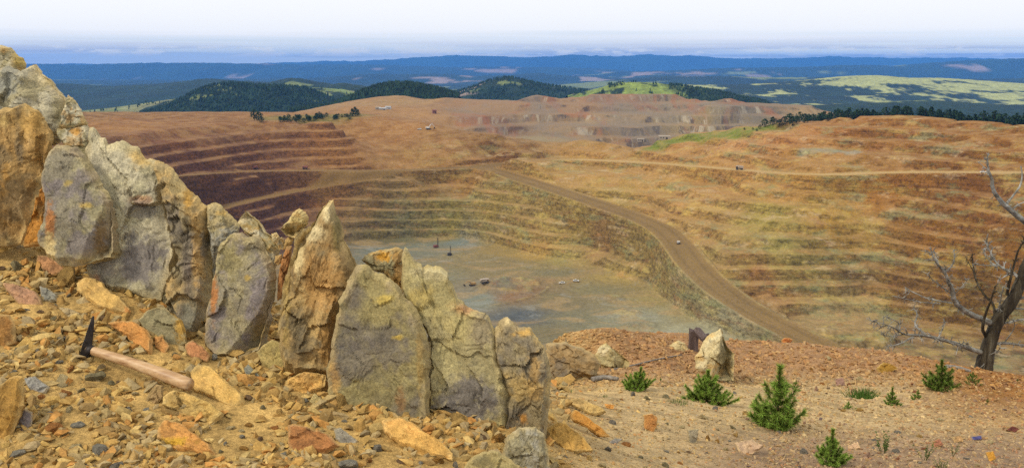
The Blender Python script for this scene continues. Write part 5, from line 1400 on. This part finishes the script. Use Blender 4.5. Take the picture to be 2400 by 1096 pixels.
# ================================================================ dead tree on the lip
def bark_build(nt, b):
    t = nnode(nt, 'ShaderNodeTexCoord')
    m = nnode(nt, 'ShaderNodeMapping'); m.inputs['Scale'].default_value = (9, 9, 1.6)
    nt.links.new(t.outputs['Object'], m.inputs[0])
    n = noise_node(nt, 1.0, 7, .68, m.outputs[0], .8)
    r = ramp_node(nt, n.outputs[0], [(.36, (.018, .013, .009)), (.52, (.060, .048, .030)), (.68, (.17, .15, .105))])
    nt.links.new(r.outputs[0], b.inputs['Base Color'])
    bump_node(nt, b, n.outputs[0], 1.0, .05)
mat_bark = material('old_bark', bark_build)
def limb_build(nt, b):
    t = nnode(nt, 'ShaderNodeTexCoord')
    n = noise_node(nt, 7.0, 6, .65, t.outputs['Object'], .5)
    r = ramp_node(nt, n.outputs[0], [(.34, (.08, .07, .055)), (.55, (.24, .23, .195)), (.72, (.44, .43, .39))])
    nt.links.new(r.outputs[0], b.inputs['Base Color'])
    bump_node(nt, b, n.outputs[0], .7, .02)
mat_limb = material('bare_limb', limb_build)
def dead_tree():
    D0 = 14.9
    k = D0 / FPX
    foot = pix(2303, 880, D0)
    root = thing('dead_tree', 'bare dead pine with grey twisted limbs leaning over the pit at right', 'tree', tuple(foot))
    def path(pts, slope=0.0, D=D0):
        q = np.array(pts, float)
        s = np.r_[0, np.cumsum(np.hypot(*np.diff(q, axis=0).T))]
        d = D + slope * s * k
        P = np.stack([pix(x, y, dd) for (x, y), dd in zip(q, d)]) - foot
        return P
    def smooth(P, R, n=2):
        A = np.c_[P, R]
        A = chaikin(A, n)
        return A[:, :3], A[:, 3]
    r = np.random.default_rng(3)
    tr = path([(2300, 892), (2305, 868), (2313, 826), (2325, 785), (2338, 750), (2362, 720), (2379, 695), (2389, 668), (2398, 640), (2410, 606), (2428, 562), (2440, 520), (2446, 470)])
    tr_r = np.array([27, 21, 17.5, 15.5, 15, 15, 14, 12.5, 11.5, 10.5, 9, 7, 5]) * k
    P, R = smooth(tr, tr_r)
    V, F = tube(P, R, 14, noise=.07, seed=4)
    part('trunk', (V, F), mat_bark, root, True)
    def branch(pts, w0, w1, slope, subs=(), fine=10, flen=28, mat=None):
        A = path(pts, slope)
        rr = np.linspace(w0, w1, len(A)) * k * .5
        P, R = smooth(A, rr)
        P = P + r.normal(0, .25 * k, P.shape)
        br = part('branch', tube(P, R, 7, noise=.05, seed=int(r.integers(999))), mat or mat_limb, root, True)
        tw = []
        for sp, sw0, sw1, ss in subs:
            d0 = float(np.interp(0, [0], [0]))
            # start depth = depth of the branch at its nearest point
            ppx, ppy = project(*(P + foot).T)
            j = int(np.argmin((ppx - sp[0][0]) ** 2 + (ppy - sp[0][1]) ** 2))
            B = path(sp, ss, (P[j] + foot)[1])
            Q, RR = smooth(B, np.linspace(sw0, sw1, len(B)) * k * .5)
            tw.append(tube(Q, RR, 5, noise=.04, seed=int(r.integers(999))))
            for _ in range(max(6, fine)):
                j = int(r.integers(1, len(Q)))
                d = r.normal(size=3) * np.array((1, .7, 1)); d /= np.linalg.norm(d)
                ln = r.uniform(.4, 1) * flen * k * .7
                e = Q[j] + d * ln
                tw.append(tube([Q[j], (Q[j] + e) / 2 + r.normal(0, .06 * ln, 3), e], [1.0 * k, .8 * k, .45 * k], 4))
        for _ in range(int(fine * 3)):
            j = int(r.integers(len(P) // 4, len(P)))
            d = r.normal(size=3) * np.array((1, .7, 1)) + (P[-1] - P[0]) / np.linalg.norm(P[-1] - P[0]) * .6; d /= np.linalg.norm(d)
            ln = r.uniform(.4, 1) * flen * k
            e = P[j] + d * ln
            m = (P[j] + e) / 2 + r.normal(0, .07 * ln, 3)
            tw.append(tube([P[j], m, e], [1.2 * k, .9 * k, .5 * k], 4))
            for _ in range(2):
                d2 = d + r.normal(0, .6, 3); d2 /= np.linalg.norm(d2)
                tw.append(tube([m, m + d2 * ln * .4], [.8 * k, .45 * k], 4))
        if tw:
            part('twigs', join(tw), mat or mat_limb, br)['kind'] = 'stuff'
    branch([(2440, 545), (2400, 518), (2368, 493), (2344, 469), (2327, 447), (2325, 419), (2316, 400), (2314, 367)], 16, 3, -.25,
           [([(2360, 476), (2377, 455), (2393, 433), (2396, 406), (2392, 389)], 6, 2.5, .3), ([(2374, 488), (2388, 478), (2412, 470)], 4, 2, -.2), ([(2318, 405), (2306, 390), (2292, 380)], 2.5, 1.2, .2)], 6, 18)
    branch([(2322, 757), (2300, 747), (2273, 736), (2245, 717), (2234, 698), (2233, 676), (2221, 657), (2215, 637), (2201, 624), (2189, 607), (2184, 591)], 16, 3, -.35,
           [([(2215, 637), (2237, 618), (2236, 585)], 5, 2, .3), ([(2229, 687), (2193, 662), (2171, 640)], 4, 1.5, -.4), ([(2232, 710), (2201, 705), (2169, 698), (2133, 681), (2122, 673)], 5, 1.5, .2), ([(2204, 711), (2163, 709), (2122, 700), (2103, 695)], 3, 1.2, -.2), ([(2215, 640), (2196, 615), (2190, 590)], 4, 1.6, .4), ([(2236, 690), (2258, 668), (2266, 655)], 3, 1.3, -.3)], 16, 24)
    branch([(2312, 790), (2300, 765), (2316, 720), (2327, 690), (2333, 668)], 8, 3, -.5, [], 5, 16, mat_bark)
    branch([(2332, 745), (2330, 711), (2303, 687), (2286, 654), (2281, 621), (2278, 596)], 7, 2.5, .4, [([(2284, 640), (2270, 615), (2264, 600)], 2.5, 1.2, .2)], 7, 18, mat_bark)
    branch([(2310, 828), (2286, 821), (2264, 813), (2232, 802), (2199, 793), (2169, 785), (2141, 785), (2117, 783), (2089, 763), (2040, 751)], 15, 2, -.3,
           [([(2169, 783), (2141, 761), (2152, 736), (2141, 721)], 6, 2.2, .3), ([(2141, 788), (2108, 807), (2081, 810)], 5, 2, -.3), ([(2108, 772), (2109, 755), (2076, 741)], 4, 1.6, .3), ([(2199, 793), (2208, 772), (2215, 753)], 4, 1.6, .2), ([(2250, 808), (2262, 800), (2275, 812)], 3, 1.5, -.5), ([(2117, 783), (2085, 790), (2062, 782)], 3, 1.3, .4)], 18, 26)
    branch([(2360, 690), (2363, 673), (2374, 629), (2385, 588), (2402, 560)], 8, 3, -.4, [], 7, 18, mat_bark)
    branch([(2392, 655), (2377, 640), (2355, 632), (2336, 618), (2319, 588), (2312, 566)], 9, 2, .35, [([(2336, 622), (2295, 621), (2280, 618)], 3, 1.3, -.3), ([(2338, 624), (2310, 605), (2307, 580)], 3, 1.4, .4), ([(2372, 640), (2340, 655)], 2.5, 1.3, -.4)], 14, 22)
    branch([(2322, 806), (2341, 804), (2363, 804), (2400, 809), (2452, 815)], 8, 4, .2, [([(2355, 800), (2377, 772), (2378, 752)], 3.5, 1.6, -.2)], 6, 20)
    branch([(2345, 757), (2363, 755), (2400, 747), (2446, 740)], 7, 4, -.3, [], 5, 18)
    branch([(2370, 722), (2395, 723), (2430, 726)], 5, 3, .2, [], 3, 14)
    branch([(2384, 700), (2400, 698), (2435, 696)], 6, 4, -.2, [], 3, 14)
    branch([(2310, 830), (2330, 828), (2345, 815)], 3.5, 1.6, -.9, [([(2318, 830), (2310, 850), (2296, 862)], 2.5, 1.2, -.4)], 5, 16)
    branch([(2340, 735), (2345, 700), (2352, 672)], 5, 2, -.6, [], 5, 16)
dead_tree()

# ================================================================ pine seedlings, grass, weeds
mat_needle = colattr_material('pine_needles', [(30.0, .8, 1.2)], rough=.65)
mat_stem = plain_material('seedling_bark', (.12, .075, .04), .9, .35, 40)
def needle_mesh(P, cnt, ln, wd, r, bright):
    P = np.asarray(P)
    T = np.gradient(P, axis=0); T /= np.linalg.norm(T, axis=1, keepdims=True) + 1e-9
    s = r.random(cnt) ** .8 * (len(P) - 1); i = np.minimum(s.astype(int), len(P) - 2); f = (s - i)[:, None]
    p = P[i] * (1 - f) + P[i + 1] * f
    t = T[i]
    unit = lambda v: v / (np.linalg.norm(v, axis=1, keepdims=True) + 1e-9)
    d = r.normal(size=(cnt, 3)); d = unit(d - t * np.sum(d * t, 1, keepdims=True))
    d = unit(d * r.uniform(.6, 1, (cnt, 1)) + t * r.uniform(.35, 1.0, (cnt, 1)))
    w = unit(np.cross(d, r.normal(size=(cnt, 3)))) * wd
    V = np.stack([p - w, p + w, p + d * ln * r.uniform(.6, 1.1, (cnt, 1))], 1).reshape(-1, 3)
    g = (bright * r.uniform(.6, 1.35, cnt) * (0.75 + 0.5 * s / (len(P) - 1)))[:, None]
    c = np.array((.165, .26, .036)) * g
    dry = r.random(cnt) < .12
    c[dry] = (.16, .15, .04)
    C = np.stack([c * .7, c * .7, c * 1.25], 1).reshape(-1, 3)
    return V, np.arange(cnt * 3).reshape(-1, 3), C
def seedling(px, py, hpx, wpx, label, seed, dense=1.0, lean=0.0, whorls=5, group='pine seedlings on the gravel slope', bright=1.0):
    X, Y, Z = fg_hit([px], [py])
    D = float(Y[0]) if Y[0] == Y[0] else 13.5
    base = pix(px, py, D); base[2] -= .01 * D / 5
    k = D / FPX; h = hpx * k; w = wpx * k * .5
    r = np.random.default_rng(seed)
    root = thing('pine_seedling', label, 'seedling', tuple(base), group=group)
    top = np.array((lean * h, 0, h))
    lead = [np.array((0, 0, 0)), top * .3 + r.normal(0, .01 * h, 3), top * .65 + r.normal(0, .01 * h, 3), top]
    part('stem', tube(lead, np.array((.030, .024, .016, .006)) * h, 6), mat_stem, root, True)
    ln = .105 * h if h > w else .09 * w * 1.2
    wd = max(.0055 * h, .00036 * D)
    per = max(60, int(210 * dense * min(1.0, hpx / 90)))
    def br(P, rad, dens):
        V, F, C = needle_mesh(P, int(per * dens), ln, wd, r, bright)
        tv, tf = tube(P, np.linspace(rad, rad * .4, len(P)), 4, cap=False)
        VV = np.concatenate([tv, V]); nf = np.concatenate([F, F[:, -1:]], 1) + len(tv)
        cc = np.concatenate([np.tile((.10, .085, .03), (len(tv), 1)), C])
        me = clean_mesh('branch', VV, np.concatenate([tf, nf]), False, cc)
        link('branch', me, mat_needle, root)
    # leader
    br(np.array([top * .55, top * .75, top * .9, top * 1.02]), .012 * h, 1.5)
    for q in range(whorls):
        f = q / max(1, whorls - 1)
        z = h * (.05 + .62 * f)
        L = w * (1.0 - .72 * f) * r.uniform(.9, 1.05)
        nb = 6 if q < 2 else 5
        a0 = r.uniform(0, 6.28)
        for i in range(nb):
            a = a0 + i * 6.283 / nb + r.normal(0, .18)
            l = L * r.uniform(.5, 1.1)
            d = np.array((math.cos(a), math.sin(a), 0))
            up = (.22 + .5 * f) * l + .10 * h * (1 - f)
            o = np.array((lean * z, 0, z))
            P = np.array([o, o + d * l * .35 + (0, 0, up * .12), o + d * l * .7 + (0, 0, up * .45), o + d * l * .98 + (0, 0, up * 1.05)])
            br(P, .010 * h, 1.0 * max(.45, l / w) * 1.25)
            if q < 3 and l > .5 * w:
                for sgn in (-1, 1):
                    a2_ = a + sgn * r.uniform(.5, .9); d2 = np.array((math.cos(a2_), math.sin(a2_), 0)); l2 = l * r.uniform(.3, .5)
                    P2 = np.array([P[1], P[1] + d2 * l2 * .6 + (0, 0, .15 * l2), P[1] + d2 * l2 + (0, 0, .6 * l2)])
                    br(P2, .007 * h, .5)
seedling(1820, 1002, 162, 160, 'tallest green pine seedling in the middle of the right slope', 1, 1.5, .0, 6)
seedling(1655, 942, 84, 152, 'broad bushy pine seedling in front of the standing stone', 2, 2.2, .02, 6)
seedling(1490, 912, 60, 98, 'low spreading pine seedling below the fallen pole', 3, 2.2, .2, 5)
seedling(1945, 1086, 94, 100, 'pine seedling at the bottom edge, right of the tallest one', 4, 1.4, .02, 5)
seedling(2205, 910, 76, 104, 'dark pine seedling standing left of the dead tree foot', 5, 1.4, -.05, 5, bright=.62)
seedling(2278, 898, 32, 62, 'low dark seedling right under the dead tree trunk', 6, 1.2, 0, 3, bright=.6)
seedling(2090, 948, 48, 44, 'thin upright seedling below the mustard boulder', 7, 1.2, -.03, 4, bright=.8)
seedling(2150, 936, 30, 42, 'small seedling between the thin one and the dead tree', 8, 1.1, .0, 3, bright=.75)
seedling(1988, 958, 24, 38, 'tiny round seedling below the grass tuft', 9, 1.1, 0, 3)
seedling(1862, 912, 28, 42, 'small seedling half hidden behind the tallest one', 10, 1.1, .1, 3, bright=.8)
seedling(2314, 948, 18, 30, 'tiny seedling on the gravel below the dead tree', 11, 1.0, 0, 2, bright=.6)
seedling(2384, 896, 14, 18, 'tiny dark seedling at the right edge of the lip', 12, 1.0, 0, 2, bright=.5)
seedling(1548, 894, 14, 20, 'tiny seedling right of the low spreading one', 13, 1.0, 0, 2)
seedling(1696, 892, 24, 52, 'low seedling growing against the standing stone', 14, 1.1, 0, 2, bright=.8)
mat_blade = colattr_material('grass_blades', [(20.0, .8, 1.2)], rough=.7)
def tuft(name, px, py, hpx, wpx, label, cat, seed, n=120, leafy=False):
    X, Y, Z = fg_hit([px], [py])
    D = float(Y[0]) if Y[0] == Y[0] else 10.0
    base = pix(px, py, D); k = D / FPX; h = hpx * k; w = wpx * k * .5
    r = np.random.default_rng(seed)
    V = []; F = []; C = []; m = 0
    def tri(a, b, c, col):
        nonlocal m
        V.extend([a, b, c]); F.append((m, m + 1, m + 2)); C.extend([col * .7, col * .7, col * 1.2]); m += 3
    def blade(p, d, L, wd, col):
        q = p + d * L * .55; e = p + d * L * np.array((1.15, 1.15, .95)) - np.array((0, 0, .08 * L))
        s = np.cross(d, (.3, 1, .1)); s = s / (np.linalg.norm(s) + 1e-9) * wd
        tri(p - s, p + s, q + s * .8, col); tri(p - s, q + s * .8, q - s * .8, col); tri(q - s * .8, q + s * .8, e, col)
    for i in range(n):
        p = np.array((r.normal(0, w * .38), r.normal(0, w * .30), 0))
        d = np.array((p[0] / (w + 1e-6) * .6 + r.normal(0, .18), r.normal(0, .2), 1.0)); d /= np.linalg.norm(d)
        L = h * r.uniform(.45, 1.0)
        col = np.array((.07, .14, .022)) * r.uniform(.6, 1.4)
        if leafy:
            blade(p * .35, d, L, .0035 * h + .00015 * D, np.array((.09, .10, .03)))
            for t in np.linspace(.3, 1.0, 7):
                for _ in range(2):
                    q = p * .35 + d * L * t
                    d2 = r.normal(size=3); d2[2] = abs(d2[2]) * .6; d2 /= np.linalg.norm(d2)
                    blade(q, d2, h * r.uniform(.07, .13), .016 * h, col)
        else:
            blade(p, d, L, .010 * h + .0001 * D, col)
    o = thing(name, label, cat, tuple(base))
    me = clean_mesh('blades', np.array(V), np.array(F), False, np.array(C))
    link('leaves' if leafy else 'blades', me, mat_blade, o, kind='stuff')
tuft('grass_tuft', 2020, 934, 36, 92, 'wide tuft of long green grass below the red stones', 'grass', 21, 260)
tuft('grass_tuft', 1312, 906, 10, 14, 'tiny green tuft right of the crags', 'grass', 22, 40)
tuft('grass_tuft', 1332, 916, 8, 28, 'thin low green tuft in front of the tiny one', 'grass', 23, 50)
tuft('grass_tuft', 1585, 946, 20, 70, 'sparse yellow-green grass left of the broad seedling', 'grass', 24, 70)
tuft('grass_tuft', 1418, 930, 10, 20, 'faint wisp of grass on the sandy slope', 'grass', 25, 24)
tuft('leafy_weed', 2072, 1064, 66, 62, 'spindly leafy weed right of the lowest seedling', 'weed', 26, 9, True)
tuft('leafy_weed', 2168, 1078, 52, 44, 'pale leafy weed beside the brown stone', 'weed', 27, 8, True)
tuft('leafy_weed', 2205, 1100, 36, 60, 'dark leafy weed cut by the bottom edge', 'weed', 28, 10, True)
tuft('leafy_weed', 2232, 1068, 40, 22, 'single thin weed stem left of the blue shard', 'weed', 29, 4, True)

# ================================================================ trees along the pit
def crown_mesh(seed, cone=True, n=210):
    r = np.random.default_rng(seed)
    V = []; F = []; C = []; m = 0
    for i in range(n):
        t = r.random() ** .8
        if cone:
            z = .10 + .88 * t; rad = .30 * (1 - t) ** .75 * (1 + .25 * math.sin(9 * t * math.pi)) + .02
        else:
            z = .12 + .80 * t; rad = .36 * math.sqrt(max(.02, 1 - (2 * t - .85) ** 2))
        a = r.uniform(0, 6.283); q = rad * r.uniform(.45, 1.1)
        c = np.array((q * math.cos(a), q * math.sin(a), z))
        s = r.uniform(.07, .15)
        d = [r.normal(size=3) for _ in range(3)]
        V += [c + s * e / np.linalg.norm(e) * np.array((1, 1, .7)) for e in d]
        F.append((m, m + 1, m + 2)); m += 3
        g = np.array((.020, .044, .016)) * r.uniform(.5, 1.7)
        C += [g, g, g]
    return clean_mesh('crown', np.array(V), np.array(F), False, np.array(C))
mat_leaf = colattr_material('far_foliage', [(.6, .8, 1.2)], rough=.8)
CROWNS = [crown_mesh(s, True) for s in range(6)] + [crown_mesh(20 + s, False) for s in range(4)]
for me in CROWNS: me.materials.append(mat_leaf)
TRUNK = clean_mesh('trunk', *tube([(0, 0, -.06), (.01, 0, .3), (0, 0, .75)], [.035, .025, .008], 6)); TRUNK.materials.append(mat_bark)
rt = np.random.default_rng(8)
def crest(px):
    a, _ = pix_dir(px, 280.0)
    D = np.arange(930, 1420, 3.0)
    z = pit_height(a * D, D)[0]
    return D[np.argmax(z / D)], float(a)
def plant(px, D, h, name, label, cat, group, k):
    a, _ = pix_dir(px, 280.0)
    z = pit_z(float(a * D), float(D))
    o = thing(name, label, cat, (float(a * D), float(D), z - .3), 0, group)
    link('crown', CROWNS[k], None, o); link('trunk', TRUNK, None, o)
    o.scale = (h * rt.uniform(.95, 1.35), h * rt.uniform(.95, 1.35), h); o.rotation_euler = (0, 0, rt.uniform(0, 6.28))
CR_PX = np.arange(1870, 2460, 10.0); CR_D = np.array([crest(q)[0] for q in CR_PX])
for i in range(215):
    px = 1880 + 560 * rt.random() ** .9
    Dc = float(np.interp(px, CR_PX, CR_D))
    hh = rt.uniform(10, 16); kk = int(rt.integers(10))
    where = 'left' if px < 2060 else 'middle' if px < 2250 else 'right'
    plant(px, Dc + rt.uniform(2, 48), hh, 'ridge_pine', f"{'tall' if hh > 13 else 'short'} {'pointed' if kk < 6 else 'rounded'} dark pine in the {where} stretch of the right ridge line", 'tree', f"{'tall' if hh > 13 else 'short'} {'pointed' if kk < 6 else 'rounded'} pines in the {where} stretch of the right ridge", kk)
for i, (px, py, h) in enumerate([(1793,297,9),(1782,302,5),(1812,293,9),(1826,297,8),(1838,293,9),(1851,289,11),(1858,293,10),(1868,291,9),(1874,286,11),(1886,288,10),(1895,284,11),(1905,283,10),(1918,282,11),(1930,283,10),(1941,283,8),(1955,277,9),(1775,307,3),(1746,305,3),(1766,304,2.5)]):
    h = h * 1.45
    p = ray_hit(px, py)
    txt = ['rounded dark pine at the lower left end of the ridge trees', 'small dark bush left of the ridge trees'][0 if h > 6 else 1]
    plant(px, p.y, h, 'ridge_pine' if h > 6 else 'bush', txt, 'tree' if h > 6 else 'bush', 'pines at the end of the ridge' if h > 6 else 'bushes left of the ridge pines', 6 + i % 4)
for i, (px, py, h, lb) in enumerate([(597,282,16,'largest dark green tree alone on the left plateau'),(607,283,13,'second tree beside the largest one on the left plateau'),(612,287,9,'low tree at the foot of the plateau pair'),(826,273,12,'dark conifer at the right end of the plateau shrubs'),(833,271,13,'tallest conifer at the right end of the plateau shrubs'),(839,272,10,'short conifer at the very end of the plateau shrubs')]):
    p = ray_hit(px, py)
    plant(px, p.y, h * 1.25, 'plateau_tree', lb, 'tree', None, (6, 7, 8, 0, 1, 2)[i])
for i in range(64):
    f = rt.random()
    px = 648 + f * 176; py = 283 - 9 * f + rt.normal(0, 2.5)
    p = ray_hit(px, py)
    plant(px, p.y, rt.uniform(5, 9), 'plateau_shrub', 'dark green shrub in the row along the left plateau edge', 'shrub', 'shrubs on the left plateau', 6 + i % 4)

# ================================================================ machines and sheds of the mine
def paint(name, rgb, rough=.55): return plain_material(name, rgb, rough, .18, .8)
m_yel = paint('machine_yellow', (.34, .21, .08)); m_dark = paint('machine_dark', (.05, .045, .04)); m_white = paint('machine_white', (.55, .52, .47)); m_red = paint('machine_red', (.22, .08, .06)); m_tan = paint('dusty_steel', (.34, .27, .20)); m_glass = paint('cab_glass', (.03, .035, .04), .2); m_roof = paint('shed_roof', (.36, .36, .36)); m_wall = paint('shed_wall', (.30, .25, .19)); m_brick = paint('crusher_steel', (.20, .09, .07))
def haul_truck(px, py, yaw, label, mb, md, s=1.0):
    o = thing('haul_truck', label, 'truck', ray_hit(px, py), yaw)
    o.scale = (s, s, s)
    part('chassis', box(0, 0, 1.9, 9.2, 3.4, 1.2), m_dark, o)
    part('dump_body', prism([(-5.2, 3.4), (-4.9, 2.6), (1.3, 2.9), (2.2, 4.6), (4.9, 4.9), (4.9, 5.3), (1.9, 5.4), (-4.8, 5.0)], -2.9, 2.9), mb, o)
    c = part('cab', box(3.1, 1.2, 3.6, 1.8, 1.8, 1.9, .9, .95), md, o)
    part('window', box(3.2, 1.2, 3.9, 1.9, 1.5, .8), m_glass, c)
    part('engine_hood', box(3.6, -.8, 3.0, 2.0, 2.4, 1.4), md, o)
    for x, y in ((3.1, -2.3), (3.1, 2.3), (-2.7, -2.2), (-2.7, 2.2)):
        part('wheel', wheel(x, y, 1.35, 1.35, 1.1 if x > 0 else 1.9), m_dark, o, True)
def pickup(px, py, yaw, label, s=1.0):
    o = thing('pickup_truck', label, 'truck', ray_hit(px, py), yaw)
    o.scale = (s, s, s)
    part('body', join([box(0, 0, .85, 5.4, 1.95, .7, .98, .94), box(1.9, 0, 1.2, 1.5, 1.8, .2)]), m_white, o)
    c = part('cabin', box(.35, 0, 1.55, 2.2, 1.8, .8, .72, .85), m_white, o)
    part('window', box(.35, 0, 1.58, 2.26, 1.84, .45, .8, .9), m_glass, c)
    for x, y in ((1.7, -.9), (1.7, .9), (-1.7, -.9), (-1.7, .9)):
        part('wheel', wheel(x, y, .42, .42, .3), m_dark, o, True)
def excavator(px, py, yaw, label, mb, s=1.0, lift=.6, cat='excavator'):
    o = thing('excavator', label, cat, ray_hit(px, py), yaw)
    o.scale = (s, s, s)
    for y in (-2, 2):
        part('track', prism([(-3.6, .5), (-3.0, 0), (3.0, 0), (3.6, .5), (3.0, 1.3), (-3.0, 1.3)], y - .5, y + .5), m_dark, o)
    part('house', join([box(-1.2, 0, 2.7, 5.2, 4.0, 2.2, .95, .95), box(-3.2, 0, 2.5, 1.6, 4.2, 1.8)]), mb, o)
    c = part('cab', box(1.6, 1.3, 3.2, 1.8, 1.5, 2.2, .85, .9), mb, o)
    part('window', box(1.75, 1.3, 3.4, 1.8, 1.3, 1.1), m_glass, c)
    e = np.array((6.2, -.3, 4.0 + 5 * lift)); st = np.array((9.6, -.3, 2.2 + 1.5 * lift))
    part('boom', tube([(1.2, -.3, 2.6), (3.4, -.3, 4.4 + 3.6 * lift), e], [.6, .7, .4], 6), mb, o)
    a = part('stick', tube([e + (-.6, 0, .5), e, st], [.3, .45, .3], 6), mb, o)
    part('bucket', prism([(st[0] - .4, st[2]), (st[0] + .5, st[2]), (st[0] + .7, st[2] - 1.4), (st[0] - .4, st[2] - 2.0), (st[0] - 1.6, st[2] - 1.5)], -1.4, .8), m_dark, a)
def drill(px, py, yaw, label, mb, h=13.0):
    o = thing('drill_rig', label, 'drill rig', ray_hit(px, py), yaw)
    for y in (-1.6, 1.6):
        part('track', prism([(-3, .5), (-2.5, 0), (2.5, 0), (3, .5), (2.5, 1.1), (-2.5, 1.1)], y - .4, y + .4), m_dark, o)
    part('deck', box(0, 0, 1.7, 7.6, 3.4, .9), mb, o)
    part('engine_housing', box(-1.8, 0, 3.0, 3.6, 3.0, 1.8), mb, o)
    c = part('cab', box(1.6, 1.0, 2.9, 1.5, 1.3, 1.8), mb, o); part('window', box(1.7, 1.0, 3.1, 1.5, 1.1, .8), m_glass, c)
    legs = [tube([(2.8 + dx, dy, 1.6), (2.8 + dx, dy, h)], [.14, .14], 4) for dx in (-.45, .45) for dy in (-.45, .45)]
    legs += [tube([(2.35, -.45, z), (3.25, .45, z + 1.1)], [.08, .08], 4) for z in np.arange(2, h - 1, 1.1)] + [box(2.8, 0, h, 1.3, 1.3, .6)]
    part('mast', join(legs), m_dark, o)
haul_truck(1733, 398, math.radians(168), 'dusty haul truck driving on the upper road of the right hill', m_tan, m_dark)
haul_truck(1590, 571, math.radians(250), 'small white truck driving down the wide ramp', m_white, m_white, .55)
excavator(1107, 669, math.radians(200), 'orange excavator working on the pit floor', m_yel, 1.0, .2)
haul_truck(1136, 664, math.radians(20), 'brown haul truck being loaded on the pit floor', m_tan, m_yel, 1.0)
drill(1022, 580, math.radians(30), 'red drill rig with a tall mast at the back of the pit floor', m_red, 13)
drill(1054, 598, math.radians(70), 'dark drill rig in front of the red one on the pit floor', m_dark, 11.5)
pickup(1317, 664, math.radians(10), 'white pickup on the pit floor right of the ore heap', 1.3)
pickup(1350, 659, math.radians(170), 'white pickup parked further right on the pit floor', 1.3)
pickup(2305, 405, math.radians(175), 'white pickup on the upper road behind the dead tree tip', 1.3)
excavator(1004, 303, math.radians(10), 'large white mining shovel on top of the smooth dump', m_white, 1.15, .75)
pickup(983, 304, math.radians(0), 'pale pickup left of the white mining shovel', 1.4)
haul_truck(598, 396, math.radians(0), 'dark red dump truck on the left bench road', m_red, m_red, .8)
haul_truck(715, 396, math.radians(180), 'second dark red dump truck further right on the left bench road', m_red, m_red, .8)
def shed(px, py, sx, sy, sz, yaw, label, wall, roof, name='mine_shed'):
    o = thing(name, label, 'building', ray_hit(px, py), yaw)
    part('wall', box(0, 0, sz / 2 - .5, sx, sy, sz + 1), wall, o)
    part('roof', prism([(-sy * .56, sz - .1), (sy * .56, sz - .1), (0, sz + sy * .22)], -sx * .52, sx * .52), roof, o).rotation_euler = (0, 0, math.pi / 2)
    d = part('door', box(sx * .2, -sy / 2 - .05, sz * .35, sx * .16, .12, sz * .7), m_dark, o)
    for x in (-.32, -.1):
        part('window', box(sx * x, -sy / 2 - .05, sz * .6, sx * .1, .12, sz * .25), m_glass, o)
shed(886, 257, 11, 7, 4.5, .2, 'white mine shed at the left end of the shed row', m_wall, m_wall)
shed(897, 258, 15, 8, 3.5, .1, 'long grey-roofed mine shed in the middle of the row', m_wall, m_roof)
shed(910, 256, 12, 7, 5, -.1, 'taller grey mine shed at the right end of the row', m_roof, m_roof)
shed(1018, 266, 8, 7, 7, .3, 'dark red crusher hut on the edge of the dump', m_brick, m_brick, 'crusher_hut')
shed(1501, 332, 14, 6, 5, .1, 'pale low building behind the grassy ridge', m_wall, m_wall)
shed(1557, 327, 18, 7, 5, -.1, 'pale ruined building at the start of the grass strip', m_wall, m_wall)
